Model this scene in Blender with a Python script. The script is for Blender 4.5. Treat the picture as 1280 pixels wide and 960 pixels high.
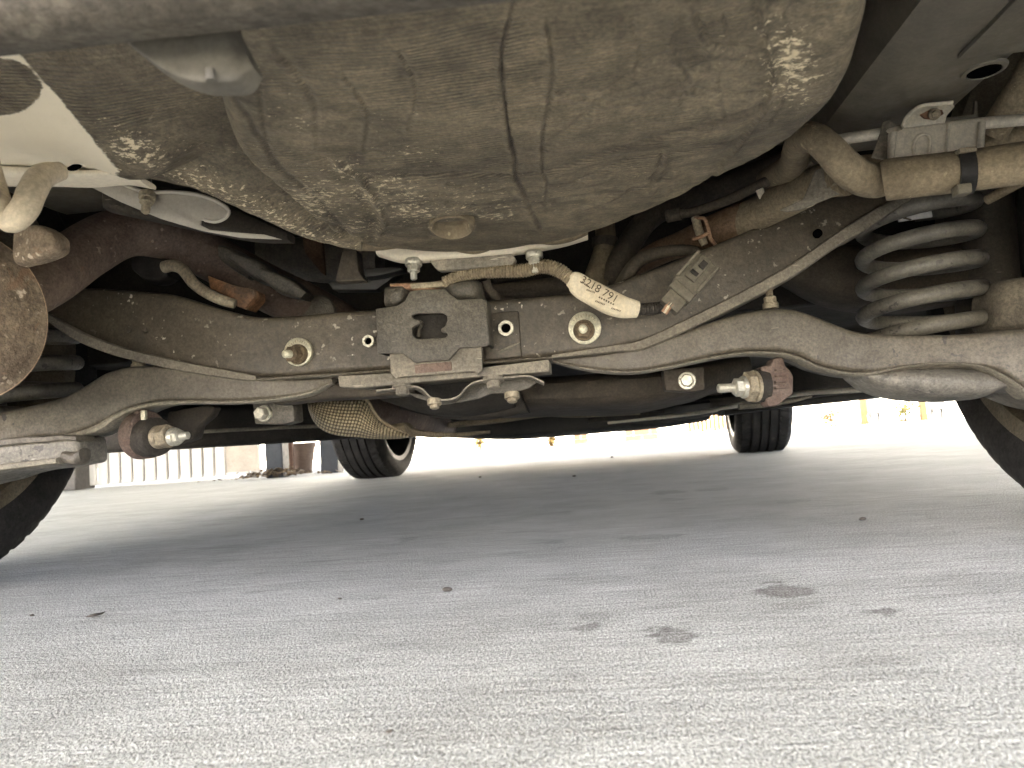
import bpy, bmesh, math, random
import numpy as np
from mathutils import Vector, Matrix

for o in list(bpy.data.objects):
    bpy.data.objects.remove(o, do_unlink=True)
SC = bpy.context.scene
COL = SC.collection
R = math.radians
random.seed(7)
NR = np.random.RandomState(11)

# ------------------------------------------------------------------ camera
F = 961.0                       # focal length in pixels of the 1280 x 960 photograph
CAMH = 0.13                     # phone held just above the concrete
VPX, VPY, SLOPE = 738.0, 541.0, 0.072
def _n(v):
    return v / np.linalg.norm(v)
_y = _n(np.array([(VPX - 640) / F, -(VPY - 480) / F, -1.0]))
_h = np.array([1.0, SLOPE, 0.0])
_x = _n(_h - _h.dot(_y) * _y)
_z = np.cross(_x, _y)
RW = np.array([_x, _y, _z])     # camera vector -> world vector
CAM = np.array([0.0, 0.0, CAMH])
cd = bpy.data.cameras.new('camera')
cd.sensor_width = 36.0
cd.lens = F / 1280 * 36.0
cd.clip_start = 0.02
cd.clip_end = 600
cd.dof.use_dof = True
cd.dof.focus_distance = 0.80
cd.dof.aperture_fstop = 16
cam = bpy.data.objects.new('camera', cd)
COL.objects.link(cam)
_m = Matrix([list(RW[i]) + [CAM[i]] for i in range(3)] + [[0, 0, 0, 1]])
cam.matrix_world = _m
SC.camera = cam

# ------------------------------------------------------------------ sky, sun, exposure
SUN_EL, SUN_AZ = 52.0, 200.0    # azimuth clockwise from +Y (car's forward direction): behind, slightly left
w = bpy.data.worlds.new('World')
SC.world = w
w.use_nodes = True
wn = w.node_tree.nodes
sky = wn.new('ShaderNodeTexSky')
sky.sky_type = 'NISHITA'
sky.sun_disc = False
sky.sun_elevation = R(SUN_EL)
sky.sun_rotation = R(SUN_AZ)
sky.air_density = 0.65
sky.dust_density = 6.0
wn['Background'].inputs['Strength'].default_value = 0.15
w.node_tree.links.new(sky.outputs[0], wn['Background'].inputs['Color'])
sl = bpy.data.lights.new('sun', 'SUN')
sl.energy = 5.0
sl.angle = R(0.5)
sl.color = (1.0, 0.89, 0.7)
sun = bpy.data.objects.new('sun', sl)
COL.objects.link(sun)
_az, _el = R(SUN_AZ), R(SUN_EL)
_sd = Vector((math.sin(_az) * math.cos(_el), math.cos(_az) * math.cos(_el), math.sin(_el)))
sun.rotation_euler = _sd.to_track_quat('Z', 'Y').to_euler()
vs = SC.view_settings
vs.view_transform = 'Standard'
vs.look = 'None'
vs.exposure = 4.1
vs.gamma = 1.0
vs.use_curve_mapping = False
SC.render.engine = 'CYCLES'
SC.cycles.use_denoising = True
try:
    SC.cycles.denoiser = 'OPENIMAGEDENOISE'
except Exception:
    pass
SC.cycles.use_adaptive_sampling = True
SC.cycles.adaptive_threshold = 0.02
SC.cycles.max_bounces = 7
SC.cycles.diffuse_bounces = 5
SC.cycles.glossy_bounces = 2
SC.cycles.sample_clamp_indirect = 8.0

# ------------------------------------------------------------------ measuring helpers
def ray(px, py):
    return RW.dot(np.array([(px - 640) / F, -(py - 480) / F, -1.0]))
def U(px, py, Y):                # the point at forward distance Y on the sight line of a photograph pixel
    d = ray(px, py)
    return CAM + d * (Y / d[1])
def UZ(px, py, z):               # the point at height z
    d = ray(px, py)
    return CAM + d * ((z - CAMH) / d[2])
def proj(P):                     # world points (n,3) -> pixels
    q = (np.asarray(P) - CAM).dot(RW)
    return np.stack([640 + F * q[:, 0] / -q[:, 2], 480 - F * q[:, 1] / -q[:, 2]], 1)
def PX(n, Y):                    # length of n pixels at distance Y
    return n * Y / F

def cr(pts, n):                  # Catmull-Rom through rows of numbers, n samples
    P = np.asarray(pts, float)
    m = len(P)
    if m == 2:
        t = np.linspace(0, 1, n)[:, None]
        return P[0] * (1 - t) + P[1] * t
    # parametrise by chord length in first two/three columns
    d = np.linalg.norm(np.diff(P[:, :3], axis=0), axis=1) + 1e-9
    s = np.concatenate([[0], np.cumsum(d)])
    out = []
    for t in np.linspace(0, s[-1], n):
        i = min(max(np.searchsorted(s, t, side='right') - 1, 0), m - 2)
        u = (t - s[i]) / (s[i + 1] - s[i])
        p1, p2 = P[i], P[i + 1]
        L = s[i + 1] - s[i]
        m1 = (P[i + 1] - P[i - 1]) / (s[i + 1] - s[i - 1]) * L if i > 0 else (p2 - p1)
        m2 = (P[i + 2] - P[i]) / (s[i + 2] - s[i]) * L if i < m - 2 else (p2 - p1)
        u2, u3 = u * u, u * u * u
        out.append((2*u3 - 3*u2 + 1) * p1 + (u3 - 2*u2 + u) * m1 + (-2*u3 + 3*u2) * p2 + (u3 - u2) * m2)
    return np.array(out)

# smooth value noise on points, in plain numpy
_perm = NR.rand(64, 64, 64)
def vnoise(P):
    P = np.asarray(P, float)
    i = np.floor(P).astype(int); f = P - i
    f = f * f * (3 - 2 * f)
    r = 0
    for a in (0, 1):
        for b in (0, 1):
            for c in (0, 1):
                wgt = (f[:, 0] if a else 1 - f[:, 0]) * (f[:, 1] if b else 1 - f[:, 1]) * (f[:, 2] if c else 1 - f[:, 2])
                r = r + wgt * _perm[(i[:, 0] + a) % 64, (i[:, 1] + b) % 64, (i[:, 2] + c) % 64]
    return r - 0.5
def fbm(P, o=4):
    P = np.asarray(P, float)
    r = 0; a = 1.0
    for k in range(o):
        r = r + a * vnoise(P * (2 ** k) + 17.3 * k); a *= 0.5
    return r
def polydist(Q, line):           # signed distance from 2D points to a polyline
    Q = np.asarray(Q); L = np.asarray(line, float)
    best = np.full(len(Q), 1e9); sg = np.ones(len(Q))
    for a, b in zip(L[:-1], L[1:]):
        ab = b - a
        t = np.clip(((Q - a) @ ab) / (ab @ ab), 0, 1)
        d = Q - (a + t[:, None] * ab)
        dist = np.hypot(d[:, 0], d[:, 1])
        s = np.sign(ab[0] * (Q[:, 1] - a[1]) - ab[1] * (Q[:, 0] - a[0]))
        k = dist < best
        best[k] = dist[k]; sg[k] = s[k]
    return best, sg
def inpoly(Q, poly):
    Q = np.asarray(Q); p = np.asarray(poly, float)
    r = np.zeros(len(Q), bool); j = len(p) - 1
    for i in range(len(p)):
        c = ((p[i, 1] > Q[:, 1]) != (p[j, 1] > Q[:, 1])) & (Q[:, 0] < (p[j, 0] - p[i, 0]) * (Q[:, 1] - p[i, 1]) / (p[j, 1] - p[i, 1] + 1e-12) + p[i, 0])
        r ^= c; j = i
    return r

# ------------------------------------------------------------------ materials
MATS = {}
def nodes(name):
    m = bpy.data.materials.new(name)
    m.use_nodes = True
    nt = m.node_tree
    return m, nt, nt.nodes, nt.links, nt.nodes['Principled BSDF']
def rgba(c):
    return (c[0], c[1], c[2], 1.0)
def noise(nt, vec, scale, detail=4, rough=0.6, dist=0.0):
    n = nt.nodes.new('ShaderNodeTexNoise')
    n.inputs['Scale'].default_value = scale
    n.inputs['Detail'].default_value = detail
    n.inputs['Roughness'].default_value = rough
    n.inputs['Distortion'].default_value = dist
    nt.links.new(vec, n.inputs['Vector'])
    return n.outputs['Fac']
def ramp(nt, fac, a, b, c0=(0, 0, 0), c1=(1, 1, 1)):
    r = nt.nodes.new('ShaderNodeValToRGB')
    r.color_ramp.elements[0].position = a; r.color_ramp.elements[0].color = rgba(c0)
    r.color_ramp.elements[1].position = b; r.color_ramp.elements[1].color = rgba(c1)
    nt.links.new(fac, r.inputs[0])
    return r.outputs[0]
def mix(nt, fac, a, b, mode='MIX'):
    n = nt.nodes.new('ShaderNodeMix')
    n.data_type = 'RGBA'; n.blend_type = mode
    for sock, v in ((n.inputs[0], fac), (n.inputs[6], a), (n.inputs[7], b)):
        if isinstance(v, (int, float)):
            sock.default_value = v
        elif isinstance(v, tuple):
            sock.default_value = rgba(v)
        else:
            nt.links.new(v, sock)
    return n.outputs[2]
def math_(nt, op, a, b=None):
    n = nt.nodes.new('ShaderNodeMath'); n.operation = op
    for s, v in ((n.inputs[0], a), (n.inputs[1], b)):
        if v is None: continue
        if isinstance(v, (int, float)): s.default_value = v
        else: nt.links.new(v, s)
    return n.outputs[0]
def objvec(nt, scale=(1, 1, 1), rot=(0, 0, 0)):
    t = nt.nodes.new('ShaderNodeTexCoord')
    mp = nt.nodes.new('ShaderNodeMapping')
    mp.inputs['Scale'].default_value = scale
    mp.inputs['Rotation'].default_value = rot
    nt.links.new(t.outputs['Object'], mp.inputs['Vector'])
    return mp.outputs[0]
def bump(nt, h, strength, dist, prev=None):
    b = nt.nodes.new('ShaderNodeBump')
    b.inputs['Strength'].default_value = strength
    b.inputs['Distance'].default_value = dist
    nt.links.new(h, b.inputs['Height'])
    if prev is not None:
        nt.links.new(prev, b.inputs['Normal'])
    return b.outputs[0]

def grime(name, base, dust, big=7.0, lo=0.35, hi=0.65, rough=0.75, metal=0.0, speck=None, sthr=0.66,
          bmp=0.35, rust=None, rthr=0.62, fine=330.0, spec=0.3, grain=0.35, blotch=0.28):
    m, nt, N, L, p = nodes(name)
    v = objvec(nt)
    a = noise(nt, v, big, 5, 0.68)
    c = mix(nt, ramp(nt, a, lo, hi), base, dust)
    b = noise(nt, v, big * 9, 3, 0.7)
    c = mix(nt, math_(nt, 'MULTIPLY', ramp(nt, b, 0.38, 0.62), blotch), c, mix(nt, 0.5, base, tuple(x * 0.5 for x in base)))
    g = noise(nt, v, fine, 2, 0.75)
    c = mix(nt, min(1.0, grain * 1.25), c, ramp(nt, g, 0.36, 0.66, (0.42, 0.4, 0.37), (1.5, 1.45, 1.35)), 'MULTIPLY')
    if grain > 0.3:
        sc = noise(nt, objvec(nt, (0.12, 1, 1), (0.3, 0.5, 0.9)), 420, 1, 0.5)
        sk = noise(nt, v, 19, 1, 0.5)
        c = mix(nt, math_(nt, 'MULTIPLY', ramp(nt, sc, 0.72, 0.78), ramp(nt, sk, 0.48, 0.64)), c, tuple(min(1, x * 1.6) for x in dust))
    if rust:
        r = noise(nt, v, big * 4, 6, 0.7, 0.8)
        c = mix(nt, ramp(nt, r, rthr, rthr + 0.08), c, rust)
    if speck:
        s = noise(nt, v, 130, 2, 0.55)
        s2 = noise(nt, v, 14, 3, 0.6)
        sm = math_(nt, 'MULTIPLY', ramp(nt, s, sthr, sthr + 0.05), ramp(nt, s2, 0.42, 0.62))
        c = mix(nt, sm, c, speck)
    L.new(c, p.inputs['Base Color'])
    L.new(ramp(nt, b, 0.2, 0.8, (rough - 0.12,) * 3, (min(rough + 0.15, 1),) * 3), p.inputs['Roughness'])
    p.inputs['Metallic'].default_value = metal
    p.inputs['Specular IOR Level'].default_value = spec
    n1 = bump(nt, g, bmp * 0.9, 0.0008)
    n2 = bump(nt, b, bmp, 0.0018, n1)
    L.new(n2, p.inputs['Normal'])
    MATS[name] = m
    return m

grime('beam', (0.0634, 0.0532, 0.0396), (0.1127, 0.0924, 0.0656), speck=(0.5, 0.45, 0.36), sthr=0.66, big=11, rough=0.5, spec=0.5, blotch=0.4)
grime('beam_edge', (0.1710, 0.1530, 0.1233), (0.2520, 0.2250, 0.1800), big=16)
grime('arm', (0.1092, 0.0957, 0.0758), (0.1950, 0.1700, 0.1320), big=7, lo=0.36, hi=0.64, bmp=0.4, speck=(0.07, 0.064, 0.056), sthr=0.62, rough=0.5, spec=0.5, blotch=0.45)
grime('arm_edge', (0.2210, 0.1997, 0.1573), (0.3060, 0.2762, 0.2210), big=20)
grime('arm_pale', (0.1710, 0.1593, 0.1368), (0.2970, 0.2745, 0.2295), big=10, bmp=0.5, speck=(0.08, 0.073, 0.064), sthr=0.58, rough=0.5, spec=0.45, blotch=0.5)
grime('plate', (0.0723, 0.0654, 0.0536), (0.1403, 0.1249, 0.0978), big=16, bmp=0.5, fine=420, grain=0.45, rough=0.5, spec=0.45)
grime('plate_pale', (0.1800, 0.1638, 0.1350), (0.2970, 0.2655, 0.2115), big=18)
grime('bracket_rust', (0.12, 0.08, 0.055), (0.3, 0.15, 0.075), big=24, lo=0.4, hi=0.6)
grime('oxide', (0.1122, 0.0732, 0.0589), (0.1646, 0.1294, 0.1071), big=30, bmp=0.5)
grime('exhaust', (0.1, 0.07, 0.058), (0.2, 0.15, 0.115), big=9, rust=(0.24, 0.135, 0.08), rthr=0.66, speck=(0.4, 0.32, 0.25), sthr=0.67, rough=0.6)
grime('muffler', (0.12, 0.09, 0.064), (0.27, 0.215, 0.155), big=10, rust=(0.21, 0.135, 0.085), rthr=0.58, bmp=1.2, speck=(0.5, 0.42, 0.32), sthr=0.64, blotch=0.6)
grime('rim_flange', (0.3, 0.2, 0.13), (0.5, 0.38, 0.26), big=25)
grime('shield', (0.4000, 0.3760, 0.3280), (0.4960, 0.4600, 0.3920), big=8, rough=0.45, metal=0.25, bmp=0.12, grain=0.1, blotch=0.15)
grime('cream', (0.66, 0.59, 0.46), (0.76, 0.69, 0.55), big=6, bmp=0.1, rough=0.5, spec=0.4, grain=0.1, blotch=0.1)
grime('cream_hook', (0.44, 0.37, 0.26), (0.62, 0.54, 0.41), big=14, rust=(0.5, 0.34, 0.2), rthr=0.63, bmp=0.25, rough=0.6, grain=0.2)
grime('bumper', (0.06, 0.053, 0.043), (0.14, 0.123, 0.098), big=16, bmp=0.4, rough=0.7, grain=0.28, blotch=0.6)
grime('bumper_tab', (0.0975, 0.0900, 0.0750), (0.1575, 0.1440, 0.1185), big=14, bmp=0.1, grain=0.15, blotch=0.15)
grime('rail', (0.1155, 0.1030, 0.0810), (0.1785, 0.1580, 0.1214), big=5, lo=0.3, hi=0.75, rough=0.42, bmp=0.15, spec=0.5, grain=0.15, speck=(0.3, 0.27, 0.2), sthr=0.74)
grime('hose', (0.1280, 0.1016, 0.0656), (0.2640, 0.2160, 0.1456), big=12, bmp=0.4, rough=0.8, speck=(0.42, 0.35, 0.22), sthr=0.66, grain=0.28)
grime('hose_dark', (0.05, 0.042, 0.033), (0.125, 0.105, 0.078), big=10, bmp=0.3)
grime('pipe_tan', (0.1558, 0.1230, 0.0779), (0.2788, 0.2296, 0.1558), big=10, bmp=0.4)
grime('pipe_rust', (0.1, 0.06, 0.038), (0.21, 0.14, 0.085), big=14, bmp=0.5)
grime('alu', (0.55, 0.51, 0.43), (0.7, 0.65, 0.54), big=14, rough=0.45, metal=0.25, bmp=0.2, rust=(0.3, 0.18, 0.1), rthr=0.74, grain=0.2)
grime('zinc', (0.44, 0.42, 0.35), (0.66, 0.64, 0.55), big=30, rough=0.35, metal=0.55, bmp=0.3, rust=(0.24, 0.15, 0.09), rthr=0.68, grain=0.2)
grime('zinc_bright', (0.5, 0.48, 0.36), (0.68, 0.65, 0.52), big=40, rough=0.4, metal=0.3, bmp=0.2)
grime('bolt_dull', (0.24, 0.2, 0.145), (0.42, 0.37, 0.27), big=40, rough=0.55, metal=0.3, bmp=0.4, rust=(0.25, 0.13, 0.07), rthr=0.64)
grime('spring', (0.1033, 0.0964, 0.0813), (0.2203, 0.2052, 0.1707), big=12, lo=0.35, hi=0.6, bmp=0.35, speck=(0.05, 0.045, 0.04), sthr=0.6, rough=0.45, spec=0.5, grain=0.25)
grime('damper', (0.0420, 0.0364, 0.0301), (0.0910, 0.0791, 0.0630), big=6, rough=0.6)
grime('dark_rubber', (0.018, 0.016, 0.014), (0.05, 0.043, 0.035), big=12, rough=0.7)
grime('patch', (0.15, 0.105, 0.085), (0.22, 0.165, 0.135), big=40)
grime('nut_rust', (0.1, 0.078, 0.052), (0.24, 0.18, 0.115), big=60, rough=0.5, metal=0.3, bmp=0.6, grain=0.28)
grime('hole_shade', (0.002, 0.002, 0.002), (0.003, 0.003, 0.003), spec=0.0, bmp=0)  # black that stands in for the shade inside holes
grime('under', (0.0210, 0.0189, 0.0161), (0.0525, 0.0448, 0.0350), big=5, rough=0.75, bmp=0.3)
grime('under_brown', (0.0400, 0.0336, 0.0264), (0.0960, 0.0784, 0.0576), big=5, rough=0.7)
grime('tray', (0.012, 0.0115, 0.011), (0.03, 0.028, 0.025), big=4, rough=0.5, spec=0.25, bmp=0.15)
grime('bush', (0.1, 0.09, 0.075), (0.22, 0.19, 0.145), big=20)
grime('conn', (0.0975, 0.0863, 0.0638), (0.1875, 0.1665, 0.1237), big=22, rough=0.6, bmp=0.25, grain=0.2)
grime('copper', (0.26, 0.14, 0.085), (0.42, 0.27, 0.17), big=30, rough=0.5)
grime('tag_paper', (0.6336, 0.5456, 0.3872), (0.7304, 0.6600, 0.5104), big=30, rough=0.6, bmp=0.1, grain=0.15, rust=(0.6, 0.46, 0.3), rthr=0.7)
grime('white_paper', (0.6, 0.6, 0.6), (0.75, 0.75, 0.75), big=20, bmp=0.1, grain=0.1)
grime('ink', (0.06, 0.045, 0.03), (0.16, 0.12, 0.08), big=200, lo=0.4, hi=0.6, bmp=0.0)
grime('tyre', (0.0083, 0.0079, 0.0075), (0.0281, 0.0262, 0.0240), big=14, rough=0.8, bmp=0.25)
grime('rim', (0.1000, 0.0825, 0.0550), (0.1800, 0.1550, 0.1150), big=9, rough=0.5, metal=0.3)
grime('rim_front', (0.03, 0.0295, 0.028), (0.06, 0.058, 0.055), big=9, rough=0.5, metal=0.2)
grime('paint', (0.55, 0.52, 0.46), (0.6, 0.57, 0.5), big=3, rough=0.3, bmp=0.0, grain=0.03, spec=0.5)
grime('glass_dark', (0.015, 0.017, 0.018), (0.02, 0.022, 0.023), big=3, rough=0.08, bmp=0.0, grain=0.0, spec=0.5)
grime('pebble', (0.05, 0.045, 0.04), (0.12, 0.105, 0.085), big=60)
grime('leaf_dry', (0.0840, 0.0600, 0.0360), (0.1800, 0.1320, 0.0780), big=30)

def coat_mat(name, base, dust, scuff_glint, bare=None, rib=True, ribrot=0.0):
    """rubbery spray undercoat with brushed dust, ribs, pale scuffs and painted glints; attribute 'bare' shows the paint below"""
    m, nt, N, L, p = nodes(name)
    v = objvec(nt)
    a = noise(nt, v, 5.5, 6, 0.68, 0.6)
    c = mix(nt, ramp(nt, a, 0.33, 0.66), base, dust)
    b = noise(nt, v, 42, 6, 0.72)
    c = mix(nt, math_(nt, 'MULTIPLY', ramp(nt, b, 0.4, 0.62), 0.6), c, tuple(x * 0.5 for x in base))
    vs_ = objvec(nt, (0.3, 1, 1), (0, 0, ribrot))
    st = noise(nt, vs_, 330, 3, 0.65)
    c = mix(nt, 0.38, c, ramp(nt, st, 0.34, 0.68, (0.45, 0.43, 0.39), (1.5, 1.46, 1.38)), 'MULTIPLY')
    gg = noise(nt, v, 420, 3, 0.75)
    c = mix(nt, 0.7, c, ramp(nt, gg, 0.36, 0.66, (0.5, 0.49, 0.46), (1.45, 1.42, 1.36)), 'MULTIPLY')
    at = N.new('ShaderNodeAttribute'); at.attribute_name = 'scuff_glint'
    s = noise(nt, objvec(nt, (0.6, 1, 1)), 330, 3, 0.7)
    sm = ramp(nt, math_(nt, 'ADD', s, math_(nt, 'MULTIPLY', at.outputs['Fac'], 0.26)), 0.74, 0.80)
    c = mix(nt, math_(nt, 'MULTIPLY', sm, 0.9), c, scuff_glint)  # pale scuffs, with glints painted into the same colour
    rough = 0.72
    if bare:
        ab = N.new('ShaderNodeAttribute'); ab.attribute_name = 'bare'
        e = noise(nt, objvec(nt, (1, 1, 1)), 220, 3, 0.7)
        f = ramp(nt, math_(nt, 'ADD', ab.outputs['Fac'], math_(nt, 'MULTIPLY', math_(nt, 'SUBTRACT', e, 0.5), 0.5)), 0.42, 0.58)
        bc = mix(nt, ramp(nt, a, 0.3, 0.7), bare, tuple(x * 0.86 for x in bare))
        c = mix(nt, f, c, bc)
    ac = N.new('ShaderNodeAttribute'); ac.attribute_name = 'crease_dark'
    c = mix(nt, ac.outputs['Fac'], c, (0.045, 0.034, 0.024))  # colour darkened along the crease lines
    L.new(c, p.inputs['Base Color'])
    p.inputs['Specular IOR Level'].default_value = 0.5
    L.new(ramp(nt, b, 0.2, 0.8, (0.4,) * 3, (0.75,) * 3), p.inputs['Roughness'])
    nrm = bump(nt, b, 0.5, 0.0018)
    nrm = bump(nt, st, 0.2, 0.0006, nrm)
    if rib:
        wv = N.new('ShaderNodeTexWave')
        wv.wave_type = 'BANDS'; wv.bands_direction = 'Y'
        wv.inputs['Scale'].default_value = 105
        wv.inputs['Distortion'].default_value = 3.5
        wv.inputs['Detail'].default_value = 3
        wv.inputs['Detail Scale'].default_value = 0.35
        L.new(objvec(nt, (0.35, 1, 1), (0, 0, 0.12)), wv.inputs['Vector'])
        k = noise(nt, v, 9, 3, 0.6)
        hgt = math_(nt, 'MULTIPLY', wv.outputs['Fac'], ramp(nt, k, 0.42, 0.66))
        if bare:
            hgt = math_(nt, 'MULTIPLY', hgt, math_(nt, 'SUBTRACT', 1.0, f))
        nrm = bump(nt, hgt, 0.8, 0.0013, nrm)
        c = mix(nt, math_(nt, 'MULTIPLY', hgt, 0.4), c, mix(nt, 1.0, c, (0.55, 0.52, 0.47), 'MULTIPLY'))
        L.new(c, p.inputs['Base Color'])
    L.new(nrm, p.inputs['Normal'])
    MATS[name] = m
    return m
coat_mat('well', (0.1, 0.084, 0.058), (0.25, 0.208, 0.14), (0.75, 0.64, 0.43))
coat_mat('panel', (0.095, 0.079, 0.054), (0.23, 0.19, 0.128), (0.66, 0.56, 0.38), bare=(0.78, 0.7, 0.54), ribrot=0.6)

def mesh_strap():
    m, nt, N, L, p = nodes('woven')
    v = objvec(nt)
    a = noise(nt, v, 12, 5, 0.6)
    c = mix(nt, ramp(nt, a, 0.3, 0.7), (0.46, 0.385, 0.25), (0.62, 0.53, 0.36))
    g = noise(nt, v, 300, 3, 0.7)
    c = mix(nt, 0.4, c, ramp(nt, g, 0.3, 0.8, (0.3, 0.28, 0.25), (1.4, 1.4, 1.35)), 'MULTIPLY')
    at = N.new('ShaderNodeAttribute'); at.attribute_name = 'weave'
    c = mix(nt, ramp(nt, at.outputs['Fac'], 0.2, 0.6), (0.1, 0.078, 0.045), c)
    L.new(c, p.inputs['Base Color'])
    p.inputs['Metallic'].default_value = 0.25
    p.inputs['Roughness'].default_value = 0.55
    MATS['woven'] = m
mesh_strap()

# ------------------------------------------------------------------ object helpers
class MB:
    def __init__(s):
        s.v = []; s.f = []
    def add(s, v, f):
        k = len(s.v)
        s.v += [tuple(map(float, q)) for q in v]
        s.f += [tuple(i + k for i in q) for q in f]
        return s
def tag(o, label=None, cat=None, group=None, kind=None):
    if label: o['label'] = label
    if cat: o['category'] = cat
    if group: o['group'] = group
    if kind: o['kind'] = kind
    return o
def build(name, mb, mat, parent=None, smooth=40, label=None, bevel=0):
    me = bpy.data.meshes.new(name)
    me.from_pydata(mb.v, [], mb.f)
    bm = bmesh.new(); bm.from_mesh(me)
    bmesh.ops.remove_doubles(bm, verts=bm.verts, dist=1e-6)
    bmesh.ops.recalc_face_normals(bm, faces=bm.faces)
    if bevel:
        es = [e for e in bm.edges if len(e.link_faces) == 2 and e.calc_face_angle(0) > R(30)]
        bmesh.ops.bevel(bm, geom=es, offset=bevel, segments=2, profile=0.5, affect='EDGES', clamp_overlap=True)
    bm.to_mesh(me); bm.free()
    if smooth:
        me.polygons.foreach_set('use_smooth', [True] * len(me.polygons))
        try:
            me.set_sharp_from_angle(angle=R(smooth))
        except Exception:
            pass
    me.materials.append(MATS[mat])
    o = bpy.data.objects.new(name, me)
    COL.objects.link(o)
    if parent is not None:
        o.parent = parent
        o.matrix_parent_inverse = parent_inv(parent)
    if label:
        o['label'] = label
    return o
def world_m(p):
    b = p.matrix_basis
    return world_m(p.parent) @ p.matrix_parent_inverse @ b if p.parent else b
def parent_inv(p):
    return world_m(p).inverted()
def empty(name, loc, parent=None):
    o = bpy.data.objects.new(name, None)
    o.empty_display_size = 0.1
    o.location = loc
    COL.objects.link(o)
    if parent is not None:
        o.parent = parent
        o.matrix_parent_inverse = parent_inv(parent)
    return o

def tube(path, radii, seg=14, n=None, caps=True, flat=None, ripple=None, smooth=True):
    """swept tube; radii number or list along control points"""
    path = [np.asarray(p, float) for p in path]
    if isinstance(radii, (int, float)):
        radii = [radii] * len(path)
    A = np.array([list(p) + [r] for p, r in zip(path, radii)])
    if smooth:
        A = cr(A, n or max(8, 8 * (len(path) - 1)))
    Pt, rr = A[:, :3], A[:, 3]
    T = np.gradient(Pt, axis=0)
    T /= np.linalg.norm(T, axis=1)[:, None] + 1e-12
    ref = np.array([0, 0, 1.0])
    if abs(T[0] @ ref) > 0.9: ref = np.array([0, 1.0, 0])
    nrm = ref - (ref @ T[0]) * T[0]; nrm /= np.linalg.norm(nrm)
    mb = MB(); rings = []
    for k in range(len(Pt)):
        nrm = nrm - (nrm @ T[k]) * T[k]; nrm /= np.linalg.norm(nrm) + 1e-12
        bi = np.cross(T[k], nrm)
        r = rr[k]
        if ripple: r *= 1 + ripple[0] * math.cos(2 * math.pi * k / ripple[1])
        rings.append([Pt[k] + r * (math.cos(a) * nrm + (flat or 1.0) * math.sin(a) * bi) for a in np.linspace(0, 2 * math.pi, seg, endpoint=False)])
    v = [q for ring in rings for q in ring]
    f = [(k * seg + i, k * seg + (i + 1) % seg, (k + 1) * seg + (i + 1) % seg, (k + 1) * seg + i) for k in range(len(Pt) - 1) for i in range(seg)]
    if caps:
        f.append(tuple(range(seg)))
        f.append(tuple(range((len(Pt) - 1) * seg, len(Pt) * seg)))
    return mb.add(v, f)

def frame(axis):
    a = np.asarray(axis, float); a = a / np.linalg.norm(a)
    r = np.array([0, 0, 1.0]) if abs(a[2]) < 0.9 else np.array([0, 1.0, 0])
    u = r - (r @ a) * a; u /= np.linalg.norm(u)
    return a, u, np.cross(a, u)
def lathe(c, axis, prof, seg=32, rot=0.0, squash=(1, 1), mb=None):
    """prof: (distance along axis, radius)"""
    a, u, w_ = frame(axis); c = np.asarray(c, float)
    mb = mb or MB(); v = []; f = []
    n = len(prof)
    for (s, r) in prof:
        for i in range(seg):
            t = rot + 2 * math.pi * i / seg
            v.append(c + a * s + r * (math.cos(t) * u * squash[0] + math.sin(t) * w_ * squash[1]))
    for k in range(n - 1):
        for i in range(seg):
            f.append((k * seg + i, k * seg + (i + 1) % seg, (k + 1) * seg + (i + 1) % seg, (k + 1) * seg + i))
    f.append(tuple(range(seg))); f.append(tuple(range((n - 1) * seg, n * seg)))
    return mb.add(v, f)
def boxm(c, sx, sy, sz, X=(1, 0, 0), Y=(0, 1, 0), Z=(0, 0, 1), mb=None):
    c = np.asarray(c, float); X, Y, Z = (np.asarray(q, float) for q in (X, Y, Z))
    v = [c + X * sx * i / 2 + Y * sy * j / 2 + Z * sz * k / 2 for k in (-1, 1) for j in (-1, 1) for i in (-1, 1)]
    f = [(0, 1, 3, 2), (4, 6, 7, 5), (0, 4, 5, 1), (2, 3, 7, 6), (0, 2, 6, 4), (1, 5, 7, 3)]
    return (mb or MB()).add(v, f)
def plate(outline, Y, t, mb=None, dirv=(0, 1, 0)):
    """outline in photograph pixels (x, y[, Y]) -> solid plate t thick, standing away from the viewer"""
    P = [U(p[0], p[1], p[2] if len(p) > 2 else Y) for p in outline]
    n = len(P); dv = np.asarray(dirv, float) * t
    v = P + [p + dv for p in P]
    f = [tuple(range(n)), tuple(range(2 * n - 1, n - 1, -1))] + [(i, (i + 1) % n, n + (i + 1) % n, n + i) for i in range(n)]
    return (mb or MB()).add(v, f)
def loft(stations, n=60, seg=28, power=4.0, noise_amp=0.0, nscale=30, caps=True):
    """stations (xt,yt,xb,yb,Yfront,depth): a closed stamped beam whose near face spans the two pixel edges"""
    S = cr(stations, n)
    v = []; f = []
    for (xt, yt, xb, yb, Y, d) in S:
        a = U(xt, yt, Y + d * 0.12); b = U(xb, yb, Y + d * 0.12)
        c = (a + b) / 2; up = (a - b) / 2
        c = c + np.array([0, d * 0.38, 0])
        for i in range(seg):
            t = 2 * math.pi * i / seg
            ct, st = math.cos(t), math.sin(t)
            e = 2.0 / power
            k1 = math.copysign(abs(st) ** e, st); k2 = math.copysign(abs(ct) ** e, ct)
            v.append(c + up * k1 + np.array([0, -d / 2 * k2, 0]))
    m = len(S)
    for k in range(m - 1):
        for i in range(seg):
            f.append((k * seg + i, k * seg + (i + 1) % seg, (k + 1) * seg + (i + 1) % seg, (k + 1) * seg + i))
    if caps:
        f.append(tuple(range(seg))); f.append(tuple(range((m - 1) * seg, m * seg)))
    v = np.array(v)
    if noise_amp:
        q = fbm(v * nscale, 3)
        v = v + np.stack([np.zeros(len(v)), q * noise_amp, q * noise_amp * 0.6], 1)
    return MB().add(v, f)
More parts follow.
